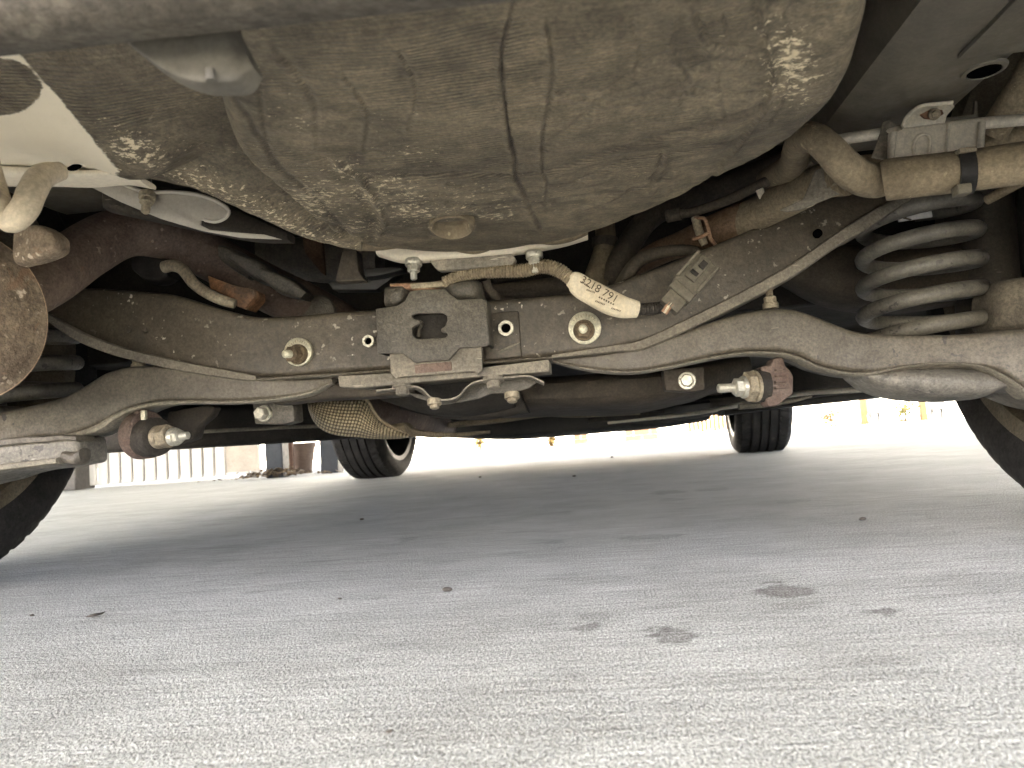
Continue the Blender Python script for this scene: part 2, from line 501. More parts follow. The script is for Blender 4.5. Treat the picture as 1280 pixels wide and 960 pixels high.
def hexbolt(c, axis, r, h, flange=None, fl_h=None, stud=None, stud_l=0.0, rot=0.2):
    """hex head with a domed chamfer, optional flange and stud"""
    mb = MB()
    s = 0.0
    if flange:
        fh = fl_h or h * 0.25
        lathe(c, axis, [(-0.004, flange), (fh * 0.6, flange), (fh, flange * 0.93)], 24, mb=mb); s = fh
    lathe(c, axis, [(s - 0.001, r), (s + h * 0.86, r), (s + h, r * 0.82)], 6, rot, mb=mb)
    if stud:
        pr = []
        k = s + h * 0.9
        while k < s + h + stud_l:
            pr += [(k, stud), (k + 0.0006, stud * 0.87)]; k += 0.0012
        pr += [(k, stud * 0.7)]
        lathe(c, axis, pr, 16, mb=mb)
    return mb
def nut_ring(c, axis, r, h, hole):
    a, u, w_ = frame(axis)
    c = np.asarray(c, float)
    v = []; f = []
    seg = 24
    for (s, rad, hexy) in ((0, r, 1), (h * 0.8, r, 1), (h, r * 0.88, 0), (h, hole, 0), (h * 0.1, hole, 0)):
        for i in range(seg):
            t = 2 * math.pi * i / seg + 0.3
            rr = rad
            if hexy:
                tt = ((t) % (math.pi / 3)) - math.pi / 6
                rr = rad * math.cos(math.pi / 6) / math.cos(tt)
            v.append(c + a * s + rr * (math.cos(t) * u + math.sin(t) * w_))
    for k in range(4):
        for i in range(seg):
            f.append((k * seg + i, k * seg + (i + 1) % seg, (k + 1) * seg + (i + 1) % seg, (k + 1) * seg + i))
    f.append(tuple(range(seg))); f.append(tuple(range(4 * seg, 5 * seg)))
    return MB().add(v, f)
#SECTION-SETTING
def plate_hole(outline, holes, Y, t):
    """solid plate with through holes, outline and holes in photograph pixels"""
    loops = [[U(p[0], p[1], Y) for p in L] for L in [outline] + holes]
    bm = bmesh.new()
    front = []
    for L in loops:
        vs_ = [bm.verts.new(p) for p in L]
        for i in range(len(vs_)):
            bm.edges.new((vs_[i], vs_[(i + 1) % len(vs_)]))
        front.append(vs_)
    bmesh.ops.triangle_fill(bm, use_beauty=True, use_dissolve=False, edges=bm.edges[:])
    bm.verts.index_update()
    v = [tuple(q.co) for q in bm.verts]
    f = [tuple(q.index for q in fc.verts) for fc in bm.faces]
    lp = [[q.index for q in L] for L in front]
    bm.free()
    n = len(v)
    v2 = v + [(q[0], q[1] + t, q[2]) for q in v]
    f2 = f + [tuple(i + n for i in reversed(q)) for q in f]
    for L in lp:
        for i in range(len(L)):
            a, b = L[i], L[(i + 1) % len(L)]
            f2.append((a, b, b + n, a + n))
    return MB().add(v2, f2)

# ================================================================== THE SETTING
def ground_material():
    m, nt, N, L, p = nodes('concrete')
    v = objvec(nt)
    a = noise(nt, v, 0.9, 4, 0.62)
    c = mix(nt, ramp(nt, a, 0.3, 0.7), (0.43, 0.447, 0.432), (0.55, 0.566, 0.55))
    b = noise(nt, v, 6, 5, 0.7)
    c = mix(nt, 0.5, c, ramp(nt, b, 0.32, 0.68, (0.68, 0.675, 0.66), (1.2, 1.2, 1.2)), 'MULTIPLY')
    # broom marks: fine streaks running across the car
    st = noise(nt, objvec(nt, (0.07, 1, 1), (0, 0, 0.03)), 190, 3, 0.72)
    c = mix(nt, 0.55, c, ramp(nt, st, 0.38, 0.62, (0.68, 0.68, 0.675), (1.22, 1.22, 1.22)), 'MULTIPLY')
    g = noise(nt, objvec(nt, (1, 0.5, 1)), 620, 2, 0.8)
    c = mix(nt, 1.0, c, ramp(nt, g, 0.36, 0.66, (0.5, 0.5, 0.49), (1.5, 1.5, 1.5)), 'MULTIPLY')
    g2 = noise(nt, objvec(nt, (1, 0.55, 1)), 1300, 1, 0.7)
    c = mix(nt, 1.0, c, ramp(nt, g2, 0.36, 0.66, (0.62, 0.62, 0.61), (1.4, 1.4, 1.4)), 'MULTIPLY')
    # drips and oil spots (their shapes are stored on the sheet itself)
    sa = N.new('ShaderNodeAttribute'); sa.attribute_name = 'stain'
    tot = math_(nt, 'MULTIPLY', sa.outputs['Fac'], ramp(nt, g, 0.3, 0.62, (1.15, 1.15, 1.15), (0.6, 0.6, 0.6)))
    c = mix(nt, tot, c, (0.085, 0.08, 0.07))
    # long wandering hairline stains
    hs = noise(nt, objvec(nt, (0.35, 2.2, 1), (0, 0, 0.05)), 2.6, 3, 0.55)
    hm = ramp(nt, math_(nt, 'ABSOLUTE', math_(nt, 'SUBTRACT', hs, 0.5)), 0.0, 0.02, (1, 1, 1), (0, 0, 0))
    c = mix(nt, math_(nt, 'MULTIPLY', hm, 0.16), c, (0.12, 0.105, 0.085))
    L.new(c, p.inputs['Base Color'])
    p.inputs['Roughness'].default_value = 0.82
    p.inputs['Specular IOR Level'].default_value = 0.35
    n1 = bump(nt, g2, 0.35, 0.0012)
    n2 = bump(nt, g, 1.0, 0.005, n1)
    n3 = bump(nt, st, 0.55, 0.003, n2)
    L.new(n3, p.inputs['Normal'])
    MATS['concrete'] = m
ground_material()
gs = 300.0
# one continuous sheet out to the horizon, finely meshed under the car where drips are stored per vertex
xs = np.concatenate([[-gs, -40, -10, -3, -1.6, -1.1], np.linspace(-.85, .85, 440), [1.1, 1.6, 3, 10, 40, gs]])
ys = np.concatenate([[-gs, -40, -10, -2, -.5, .1], np.geomspace(.27, 2.6, 380), [3, 3.6, 4.5, 7, 10, 40, gs]])
GX, GY = np.meshgrid(xs, ys)
GV = np.stack([GX.ravel(), GY.ravel(), np.zeros(GX.size)], 1)
nx_ = len(xs)
gf = [(j * nx_ + i, j * nx_ + i + 1, (j + 1) * nx_ + i + 1, (j + 1) * nx_ + i) for j in range(len(ys) - 1) for i in range(nx_ - 1)]
stain = np.zeros(len(GV))
spots = [(985, 737, 44, 8, .8), (1106, 765, 32, 8, .8), (829, 794, 30, 9, .8), (735, 784, 22, 6, .75), (741, 771, 26, 6, .4),
         (1000, 700, 20, 3, .25), (998, 757, 30, 5, .3), (836, 615, 24, 2.5, .5), (888, 612, 26, 2, .4), (842, 624, 22, 1.6, .4),
         (813, 671, 34, 3, .42), (992, 627, 26, 1.6, .35), (650, 780, 80, 10, .24), (850, 725, 110, 18, .2), (1215, 730, 120, 18, .22),
         (1045, 632, 40, 2, .25), (640, 890, 150, 50, .16), (560, 702, 30, 2, .3), (640, 692, 18, 2, .25), (440, 826, 16, 3, .4),
         (230, 690, 70, 6, .14), (560, 800, 70, 14, .15), (860, 880, 190, 30, .1), (690, 678, 16, 1.6, .3), (1160, 668, 50, 3, .25), (120, 880, 120, 20, .1), (760, 740, 200, 30, .08), (1100, 860, 160, 40, .08), (330, 790, 140, 24, .07)]
spots += [(NR.uniform(200, 1270), NR.uniform(625, 830), NR.uniform(4, 14), NR.uniform(1, 3), NR.uniform(.12, .4)) for _ in range(34)]
nd = fbm(GV * 40, 4) * .75 + fbm(GV * 150, 2) * .6
for (px, py, rx, ry, k) in spots:
    c0 = UZ(px, py, 0); ex = UZ(px + rx, py, 0)[0] - c0[0]; ey = max((UZ(px, py - ry, 0)[1] - UZ(px, py + ry, 0)[1]) / 2, .003)
    d = np.hypot((GV[:, 0] - c0[0]) / ex, (GV[:, 1] - c0[1]) / ey) + nd * (1 if rx > 15 else .6)
    # a little darker towards the dried rim
    r = np.clip((1.1 - d) / .28, 0, 1) * (.8 + .35 * np.exp(-((d - .85) / .12) ** 2))
    stain = np.maximum(stain, r * k)
gme = bpy.data.meshes.new('concrete_ground'); gme.from_pydata(GV.tolist(), [], gf)
gme.materials.append(MATS['concrete'])
ga = gme.attributes.new('stain', 'FLOAT', 'POINT'); ga.data.foreach_set('value', stain.astype(np.float32))
ground = bpy.data.objects.new('concrete_ground', gme); COL.objects.link(ground)
tag(ground, 'pale broom-finished concrete parking ground with dark drips', None, None, 'structure')

grime('ribbed_white', (0.6, 0.58, 0.55), (0.68, 0.66, 0.62), big=3, rough=0.5, bmp=0.05, grain=0.06)
grime('post_blue', (0.012, 0.017, 0.024), (0.02, 0.026, 0.034), big=4, rough=0.5, bmp=0.05)
grime('stone_grey', (0.1, 0.095, 0.09), (0.16, 0.15, 0.14), big=6)
grime('roof_metal', (0.45, 0.44, 0.42), (0.52, 0.51, 0.49), big=2, rough=0.5, bmp=0.05)
grime('white_wall', (0.7, 0.68, 0.64), (0.78, 0.76, 0.72), big=2, bmp=0.1, grain=0.08)
grime('brick', (0.0605, 0.0303, 0.0193), (0.0935, 0.0523, 0.0330), big=12)
grime('mortar', (0.42, 0.38, 0.33), (0.5, 0.46, 0.4), big=12)
grime('timber', (0.0550, 0.0275, 0.0100), (0.0850, 0.0450, 0.0190), big=12)
grime('shrub', (0.0450, 0.0300, 0.0070), (0.0900, 0.0600, 0.0150), big=20, bmp=0)
grime('shrub_green', (0.0180, 0.0270, 0.0054), (0.0720, 0.0540, 0.0135), big=20, bmp=0)
grime('pot', (0.1040, 0.0720, 0.0560), (0.1520, 0.1120, 0.0880), big=14)
grime('grey_box', (0.0405, 0.0450, 0.0518), (0.0585, 0.0630, 0.0698), big=8, bmp=0.1)

def bg(px, Y):                    # X of a background thing seen at pixel column px on the ground at distance Y
    k = U(px, 560, Y)
    return float(k[0])

# dark front post shows; the unseen canopy above is added to shade the ground
shade_carport = empty('shade_carport', (-0.2, 1.2, 0))
tag(shade_carport, 'dark blue post beyond the left front wheel under an added unseen shade canopy', 'shade_carport')
RY0, RY1, RX0, RX1 = -3.2, 6.6, -9.0, 9.0
build('shade_roof', boxm(((RX0 + RX1) / 2, (RY0 + RY1) / 2, 2.34), RX1 - RX0, RY1 - RY0, 0.08), 'roof_metal', shade_carport, 0)  # out of view, sized to hold back skylight around the car
for i in range(18):
    y = RY0 + 0.2 + i * (RY1 - RY0 - 0.4) / 17
    build('shade_roof_rib', boxm(((RX0 + RX1) / 2, y, 2.402), RX1 - RX0, 0.05, 0.04), 'roof_metal', shade_carport, 0)
for x, y in ((bg(346, 4.4), 4.4), (4.6, 4.4), (-4.6, -2.1), (4.6, -2.1), (8.8, 4.4), (-8.8, 4.4), (8.8, -2.1), (-8.8, -2.1)):
    build('post', boxm((x, y, 1.15), 0.105, 0.105, 2.3), 'post_blue', shade_carport, 0, bevel=0.006)  # only the first post shows; the others just carry the added canopy
pb = empty('gate_post', (bg(414, 4.6), 4.6, 0))
tag(pb, 'second dark blue post half hidden by the left front tyre', 'post')
build('shaft', boxm((bg(414, 4.6), 4.6, .55), 0.11, 0.11, 1.1), 'post_blue', pb, 0, bevel=0.006)
build('cap', boxm((bg(414, 4.6), 4.6, 1.115), 0.14, 0.14, 0.03), 'post_blue', pb, 0, bevel=0.004)

# white ribbed panel fence on the left
x0, x1 = bg(106, 4.75), bg(326, 4.95)
fn = empty('panel_fence', ((x0 + x1) / 2, 4.8, 0))
tag(fn, 'white vertical ribbed panel fence seen past the left rear wheel', 'fence')
n = 15
for i in range(n):
    a0 = x0 + (x1 - x0) * i / n; a1 = x0 + (x1 - x0) * (i + 1) / n
    yy = 4.75 + 0.2 * (i + .5) / n
    build('panel', boxm(((a0 + a1) / 2, yy, 0.62), (a1 - a0) * 0.93, 0.03, 1.2), 'ribbed_white', fn, 0, bevel=0.008)
build('backing', boxm(((x0 + x1) / 2, 4.91, 0.62), x1 - x0, 0.02, 1.16), 'mortar', fn, 0)
build('rail', boxm(((x0 + x1) / 2, 4.86, 1.24), x1 - x0 + .04, 0.32, 0.04), 'ribbed_white', fn, 0, bevel=0.004)
# pillar at the fence's left end
ps = empty('stone_pillar', (bg(97, 4.7), 4.7, 0))
tag(ps, 'grey stone pillar at the left end of the ribbed fence', 'pillar')
for k in range(6):
    build('stone_block', boxm((bg(97, 4.7), 4.7, 0.1 + k * .2), 0.095, 0.2, 0.194), 'stone_grey', ps, 0, bevel=0.006)
bl = empty('trash_bin', (bg(70, 4.7), 4.72, 0))
tag(bl, 'dark blue bin beside the grey stone pillar', 'bin')
build('body', boxm((bg(72, 4.7), 4.72, 0.4), 0.13, 0.25, 0.76), 'post_blue', bl, 0, bevel=0.01)
build('lid', boxm((bg(72, 4.7), 4.72, 0.8), 0.15, 0.28, 0.05), 'post_blue', bl, 0, bevel=0.01)
# pinkish timber stake and clay pot between the two posts
tk = build('timber_stake', boxm((bg(363, 4.75), 4.75, 0.35), 0.035, 0.035, 0.7), 'brick', None, 0, bevel=0.003)
tag(tk, 'reddish timber stake between the two dark blue posts', 'stake')
pt = empty('plant_pot', (bg(378, 4.9), 4.9, 0))
tag(pt, 'pinkish clay pot between the two dark blue posts', 'pot')
build('bowl', lathe((bg(378, 4.9), 4.9, 0.0), (0, 0, 1), [(0, .05), (.02, .055), (.13, .075), (.17, .08)], 24), 'pot', pt)
build('collar', lathe((bg(378, 4.9), 4.9, 0.165), (0, 0, 1), [(0, .088), (.03, .09), (.035, .08)], 24), 'pot', pt)
# litter of dry leaves heaped at the posts
lm = MB()
for i in range(420):
    x = NR.normal(bg(348, 4.3), .13); y = NR.normal(4.3, .07); h = max(0, .045 - .25 * abs(x - bg(348, 4.3)) ** 1.3) * NR.rand()
    s = NR.uniform(.008, .02); a = NR.rand() * 6.28; tl = NR.uniform(-.6, .6)
    X = np.array([math.cos(a), math.sin(a), tl]) * s; Yv = np.array([-math.sin(a), math.cos(a), NR.uniform(-.5, .5)]) * s * .6
    c = np.array([x, y, h + .012])
    lm.add([c - X, c + Yv, c + X, c - Yv], [(0, 1, 2, 3)])
tag(build('leaf_litter', lm, 'leaf_dry', None, 0), 'small heap of dry leaves at the foot of the dark blue post', None, None, 'stuff')

# sunlit yard beyond the car
grime('soil', (0.03, 0.02, 0.012), (0.06, 0.042, 0.026), big=14)
for (pa, pb_, lb_) in ((1012, 1196, 'strip of brown soil under the shrubs on the right'), (676, 836, 'strip of brown soil by the brick piers')):
    xa, xb = bg(pa, 9.0), bg(pb_, 9.0)
    v_ = []; nn = 60
    for i in range(nn + 1):
        x = xa + (xb - xa) * i / nn; t = math.sin(math.pi * i / nn) ** .4
        v_ += [(x, 8.8, 0.004), (x, 8.95, .012 + .022 * t * NR.rand()), (x, 9.15, .012 + .025 * t * NR.rand()), (x, 9.3, .004)]
    f_ = [(i * 4 + j, i * 4 + j + 1, i * 4 + j + 5, i * 4 + j + 4) for i in range(nn) for j in range(3)]
    tag(build('garden_bed', MB().add(v_, f_), 'soil', None, 0), lb_, None, None, 'structure')
hw = empty('house_wall', (1.0, 11.0, 0))
tag(hw, 'sunlit white house wall far beyond the car', 'wall')
build('wall', boxm((1.0, 11.1, 1.5), 16, 0.2, 3.0), 'white_wall', hw, 0)
build('plinth', boxm((1.0, 10.97, 0.1), 16, 0.06, 0.2), 'white_wall', hw, 0, bevel=0.005)
kb = tag(build('white_kerb', boxm((1.0, 9.6, 0.035), 14, 0.14, 0.07), 'white_wall', None, 0, bevel=0.01), 'low white kerb running in front of the house wall', 'kerb')

def shrub(px, Y, wpx, hpx, mat, label, n=260):
    x = bg(px, Y); rw = PX(wpx, Y) / 2; h = PX(hpx, Y)
    root = empty('shrub', (x, Y, 0.0)); tag(root, label, 'shrub', 'shrubs before the house wall')
    mb = MB()
    for i in range(n):
        u = NR.normal(size=3); u /= np.linalg.norm(u)
        q = np.array([x, Y, h * .5]) + u * np.array([rw, rw, h * .5]) * NR.uniform(.3, 1.0)
        q[2] = max(q[2], .01)
        s = NR.uniform(.012, .026); a = NR.normal(size=3); a /= np.linalg.norm(a); b = np.cross(a, u); b /= np.linalg.norm(b) + 1e-9
        mb.add([q - a * s, q + b * s * .5, q + a * s, q - b * s * .5], [(0, 1, 2, 3)])
    build('crown', mb, mat, root, 0)
    build('stem', tube([(x, Y, 0), (x + .01, Y, h * .35), (x - .01, Y, h * .7)], [.012, .009, .004], 7), 'timber', root)
shrub(600, 8.9, 17, 26, 'shrub', 'yellow shrub beyond the left front tyre, under the dark undertray')
shrub(690, 8.9, 12, 18, 'shrub', 'small yellowish shrub in the middle of the sunlit yard')
shrub(1042, 8.9, 34, 24, 'shrub', 'golden shrub just right of the right front tyre')
shrub(1135, 8.9, 38, 32, 'shrub_green', 'green and golden shrub between two timber posts on the right', 380)

def tpost(px, Y, label):
    x = bg(px, Y)
    r = empty('timber_post', (x, Y, 0)); tag(r, label, 'post', 'timber posts of the yard')
    build('shaft', boxm((x, Y, .5), .062, .062, 1.0), 'timber', r, 0, bevel=.004)
    build('cap', boxm((x, Y, 1.012), .085, .085, .024), 'timber', r, 0, bevel=.004)
tpost(1084, 8.9, 'timber post just right of the golden shrub')
tpost(1159, 8.9, 'timber post nearest the right rear tyre')
def gbox(px, Y, wpx, label):
    x = bg(px, Y); wd = PX(wpx, Y)
    r = empty('utility_box', (x, Y, 0)); tag(r, label, 'utility box', 'utility boxes in the yard')
    build('cabinet', boxm((x, Y, .36), wd, .1, .5), 'grey_box', r, 0, bevel=.006)
    build('leg', boxm((x - wd * .35, Y, .055), .02, .05, .11), 'grey_box', r, 0)
    build('leg', boxm((x + wd * .35, Y, .055), .02, .05, .11), 'grey_box', r, 0)
gbox(1097, 9.2, 14, 'grey utility box beside the golden shrub post')
gbox(1176, 9.2, 16, 'grey utility box beside the post nearest the right rear tyre')
# timber slat fence left of the right front tyre
fx0, fx1 = bg(862, 9.0), bg(925, 9.0)
sf = empty('slat_fence', ((fx0 + fx1) / 2, 9.0, 0)); tag(sf, 'tan timber slat fence left of the right front tyre', 'fence')
for i in range(12):
    x = fx0 + (fx1 - fx0) * (i + .5) / 12
    build('slat', boxm((x, 9.0, .45 + .01 * (i % 3)), (fx1 - fx0) / 12 * .8, .02, .8), 'timber', sf, 0)
for z in (.25, .7):
    build('rail', boxm(((fx0 + fx1) / 2, 9.025, z), fx1 - fx0, .03, .05), 'timber', sf, 0)
# brick pier
def pier(px, wpx, Y, label, rows=7):
    x = bg(px, Y); wd = PX(wpx, Y)
    r = empty('brick_pier', (x, Y, 0)); tag(r, label, 'pier', 'brick piers of the yard')
    build('core', boxm((x, Y, rows * .0325), wd - .012, .2, rows * .065 - .004), 'mortar', r, 0)
    nb = max(1, int(round(wd / .2)))
    for k in range(rows):
        off = .5 if k % 2 else 0
        e = [0] + [min(max((j + off) / nb, 0), 1) for j in range(nb + 1)] + [1]
        e = sorted(set(e))
        for p0, p1 in zip(e[:-1], e[1:]):
            if p1 - p0 < .05: continue
            build('brick', boxm((x - wd / 2 + wd * (p0 + p1) / 2, Y, .0325 + k * .065), wd * (p1 - p0) - .01, .215, .055), 'brick', r, 0)
pier(803, 40, 8.9, 'brick pier midway between the front tyres')
pier(727, 18, 9.2, 'narrow brick pier left of the wider one')

# loose bits on the concrete
def pebble(px, py, s, label, mat='pebble', flat=.55):
    c = UZ(px, py, 0)
    bm = bmesh.new(); bmesh.ops.create_icosphere(bm, subdivisions=2, radius=s)
    v = np.array([q.co[:] for q in bm.verts]); f = [tuple(q.index for q in fc.verts) for fc in bm.faces]; bm.free()
    q = fbm(v / s * 1.3 + px, 3)
    v = v * (1 + .5 * q[:, None]) * np.array([1.25, .9, flat]); v[:, 2] -= v[:, 2].min() + .0004
    tag(build('pebble', MB().add(v + c, f), mat, None, 60), label, 'pebble', 'crumbs of dirt on the concrete')
pebble(559, 739, .0035, 'dark crumb of dirt in the middle of the concrete')
pebble(452, 650, .0035, 'dark crumb below the left front tyre')
pebble(1079, 650, .0035, 'dark crumb in the bright concrete on the right')
pebble(425, 749, .0016, 'tiny crumb left of the middle one')
pebble(487, 915, .0013, 'tiny crumb nearest the viewer')
pebble(40, 770, .0018, 'tiny crumb near the left rear tyre')
pebble(600, 597, .005, 'dark crumb right of the left front tyre')
pebble(718, 596, .005, 'dark crumb on the shaded concrete midway between the front tyres')
pebble(765, 572, .006, 'dark crumb on the pale strip of concrete')
tw = tube([UZ(108, 771, .002), UZ(116, 769, .004), UZ(126, 767, .003), UZ(131, 765, .002)], [.0006, .0013, .001, .0004], 6)
tag(build('twig', tw, 'pebble', None, 60), 'short dark twig on the concrete in front of the left rear tyre', 'twig')
#SECTION-CAR
# ================================================================== THE CAR, seen from under its rear bumper
CX, AXLE_R, AXLE_F = -0.107, 0.86, 3.34
car = empty('car', (CX, AXLE_R, 0))
tag(car, 'underside of a parked car seen from below its rear bumper', 'car')
def part(name, mb, mat, label=None, smooth=40, bevel=0, parent=None):
    return build(name, mb, mat, parent or car, smooth, label, bevel)

# ---- spare wheel well: a rounded bucket sprayed with undercoat
WZ = 0.312
outl = [(250, -90), (262, 0), (272, 70), (284, 130), (304, 190), (345, 232), (402, 280), (470, 310), (560, 316), (650, 308), (720, 294), (790, 272),
        (860, 244), (920, 216), (980, 180), (1030, 134), (1058, 88), (1074, 30), (1082, -40), (1070, -150), (920, -260), (620, -300), (380, -250), (280, -170)]
OP = np.array([UZ(a, b, WZ) for a, b in outl])
C0 = UZ(640, 80, WZ)
closed = np.vstack([OP[-2:], OP, OP[:3]])
fine = cr(closed, 1400)
i0 = np.argmin(np.linalg.norm(fine - OP[0], axis=1) + (np.arange(1400) > 700) * 9); i1 = np.argmin(np.linalg.norm(fine - OP[0], axis=1) + (np.arange(1400) < 700) * 9)
loop = fine[i0:i1]
NA, NRAD = 560, 150
idx = np.linspace(0, len(loop) - 1e-3, NA, endpoint=False)
loop = np.array([loop[int(k)] * (1 - k % 1) + loop[min(int(k) + 1, len(loop) - 1)] * (k % 1) for k in idx])
prof = []
for k in range(NRAD):
    s = k / (NRAD - 1)
    if s < .80:
        t = s / .80 * .93; dz = -.010 * (1 - t * t)
    elif s < .93:
        a = (s - .80) / .13 * math.pi / 2
        t = .93 + .07 * math.sin(a) * 1.02; dz = .026 * (1 - math.cos(a)) - .010 * (1 - .93 ** 2) * (1 - (s - .8) / .13)
    else:
        t = 1.0014 + .02 * (s - .93) / .07; dz = .026 + .17 * (s - .93) / .07
    prof.append((t, dz))
V = np.array([[C0[0] + (p[0] - C0[0]) * t * 1.035, C0[1] + (p[1] - C0[1]) * t * 1.035, WZ + dz] for (t, dz) in prof for p in loop])
q = proj(V)
disp = fbm(V * 9, 3) * .005 + fbm(V * np.array([16, 48, 20]), 3) * .0022 + fbm(V * np.array([30, 130, 30]), 2) * .0007
crease_dark = np.zeros(len(V)); scuff_glint = np.zeros(len(V))
creases = [  # (polyline in photograph pixels, depth mm, width px, darkness)
    ([(648, -20), (640, 18), (631, 52), (627, 78), (629, 110), (634, 150), (638, 175), (644, 195), (645, 220), (658, 248), (668, 272), (676, 285)], 1.5, 4, .8),
    ([(684, 40), (690, 70), (692, 100), (686, 135), (679, 165), (678, 214), (684, 225), (681, 255)], 1.1, 4, .45),
    ([(945, -10), (955, 30), (962, 62), (966, 92), (958, 126), (945, 150), (920, 185), (896, 222)], -1.6, 5, .2),
    ([(458, 226), (520, 220), (590, 216), (640, 218), (676, 216), (700, 212), (740, 198), (800, 178), (860, 160), (955, 128)], 1.4, 5, .4),
    ([(560, 252), (640, 262), (690, 252), (750, 244), (810, 236), (838, 220)], 1.2, 5, .35),
    ([(680, 186), (720, 155), (760, 120), (795, 92), (830, 74), (880, 66)], 1.0, 8, .12),
    ([(276, 96), (290, 116), (312, 146), (326, 172), (334, 184), (350, 206), (372, 226), (396, 250), (414, 268), (436, 288)], .7, 6, .5),
    ([(345, 60), (372, 90), (395, 130), (395, 165)], .8, 8, .1),
    ([(812, 235), (818, 222), (826, 205), (828, 195)], 1.6, 5, .5),
    ([(896, 222), (880, 232), (840, 240)], 1.5, 6, .3),
    ([(420, 204), (440, 215), (462, 240), (470, 258), (480, 275), (474, 290)], -2.4, 9, .1),
    ([(400, 276), (425, 285), (437, 300), (452, 308)], 2.5, 6, .5),
    ([(730, 262), (755, 252), (782, 240)], -2.0, 7, .0), ([(860, 95), (900, 78), (945, 82)], 1.6, 8, .1), ([(870, 20), (890, 60), (950, 66)], 1.4, 9, .1),
    ([(870, 112), (905, 118), (960, 112)], 1.2, 7, .1), ([(700, 120), (760, 128), (820, 118), (862, 100)], .9, 4, .2), ([(720, 230), (780, 205), (850, 190), (905, 176)], 1.0, 4, .25), ([(790, 30), (800, 70), (795, 92)], .8, 4, .2), ([(850, 20), (842, 60), (858, 96), (852, 130)], .9, 4, .2),
    ([(905, 20), (912, 60), (900, 100), (908, 150)], .8, 4, .15), ([(980, 20), (990, 60), (985, 110), (965, 150)], .9, 4, .2), ([(500, 60), (520, 110), (512, 160)], .7, 4, .12), ([(430, 90), (460, 140), (455, 190)], .7, 4, .12), ([(560, 228), (620, 236), (700, 232), (760, 222)], .9, 4, .3),
    ([(470, 245), (520, 240), (580, 243), (640, 240)], .9, 4, .3), ([(480, 262), (520, 256), (545, 262)], .9, 4, .3), ([(600, 262), (650, 250), (668, 252)], .9, 4, .2), ([(310, 60), (322, 100), (330, 150), (336, 186)], .7, 6, .15)]
hres = np.abs(q[:, 1]) < 1200
for line, amp, wd, dk in creases:
    d, sg = polydist(q, cr([(a, b, 0) for a, b in line], 60)[:, :2])
    d = np.maximum(d + fbm(V * 160, 2) * 2.5, 0)
    g = np.exp(-(d / (wd * .45)) ** 2) * 1.25 - np.exp(-((d - wd) / wd) ** 2) * .7 * (sg > 0)
    disp += g * amp * .001
    crease_dark = np.maximum(crease_dark, dk * np.exp(-(d / 2.2) ** 2))
for (x, y, rx, ry, k) in [(160, 150, 60, 40, .8), (330, 200, 40, 40, .5), (390, 250, 60, 40, .9), (480, 240, 90, 40, .8), (520, 265, 60, 25, .8), (600, 240, 90, 30, .6), (690, 250, 60, 40, .4),
                          (990, 80, 40, 60, 1.0), (960, 40, 40, 40, .6), (500, 150, 80, 30, .35), (340, 80, 30, 30, .4), (380, 150, 30, 25, .5), (900, 60, 30, 25, .3), (700, 20, 60, 20, .3),
                          (520, 190, 60, 20, .6), (430, 215, 30, 30, .8), (450, 285, 50, 25, .8), (620, 268, 40, 10, .9), (740, 60, 200, 100, .12), (420, 245, 120, 45, .55), (600, 255, 120, 22, .6), (340, 130, 50, 60, .35), (800, 215, 80, 25, .35), (560, 170, 160, 60, .18)]:
    scuff_glint = np.maximum(scuff_glint, k * np.exp(-((q[:, 0] - x) / rx) ** 2 - ((q[:, 1] - y) / ry) ** 2))
V[:, 2] += disp
f = [(k * NA + i, k * NA + (i + 1) % NA, (k + 1) * NA + (i + 1) % NA, (k + 1) * NA + i) for k in range(NRAD - 1) for i in range(NA)]
def attr(o, name, arr):
    a = o.data.attributes.new(name, 'FLOAT', 'POINT'); a.data.foreach_set('value', np.asarray(arr, np.float32))
def raw(name, V, f, mat, label, attrs):
    me = bpy.data.meshes.new(name); me.from_pydata(V.tolist(), [], f)
    bm = bmesh.new(); bm.from_mesh(me); bmesh.ops.recalc_face_normals(bm, faces=bm.faces); bm.to_mesh(me); bm.free()
    me.polygons.foreach_set('use_smooth', [True] * len(me.polygons)); me.materials.append(MATS[mat])
    o = bpy.data.objects.new(name, me); COL.objects.link(o)
    for k, a in attrs.items(): attr(o, k, a)
    o.parent = car; o.matrix_parent_inverse = parent_inv(car)
    if label: o['label'] = label
    return o
well = raw('spare_wheel_well', V, f, 'well', 'dusty brown coated bulge of the spare wheel well', {'crease_dark': crease_dark, 'scuff_glint': scuff_glint})
# rubber drain plug near its lower edge
pc = U(565, 277, .592); pax = _n(np.array([0, -.28, -.96]))
part('drain_plug', lathe(pc + pax * .0, pax, [(-.014, .0165), (.0025, .0185), (.0055, .0178), (.0065, .016), (.0045, .0142), (-.001, .0132), (-.003, .011)], 36), 'hose', 'round tan plug at the well\'s lower edge', parent=well)
part('oval_hole_shade', lathe(U(432, 8, .375), (0, -.1, -1), [(-.004, .018), (.0015, .018), (.002, .016)], 28, squash=(.55, 1)), 'hole_shade', parent=well)  # flat black oval painting the shade of an opening

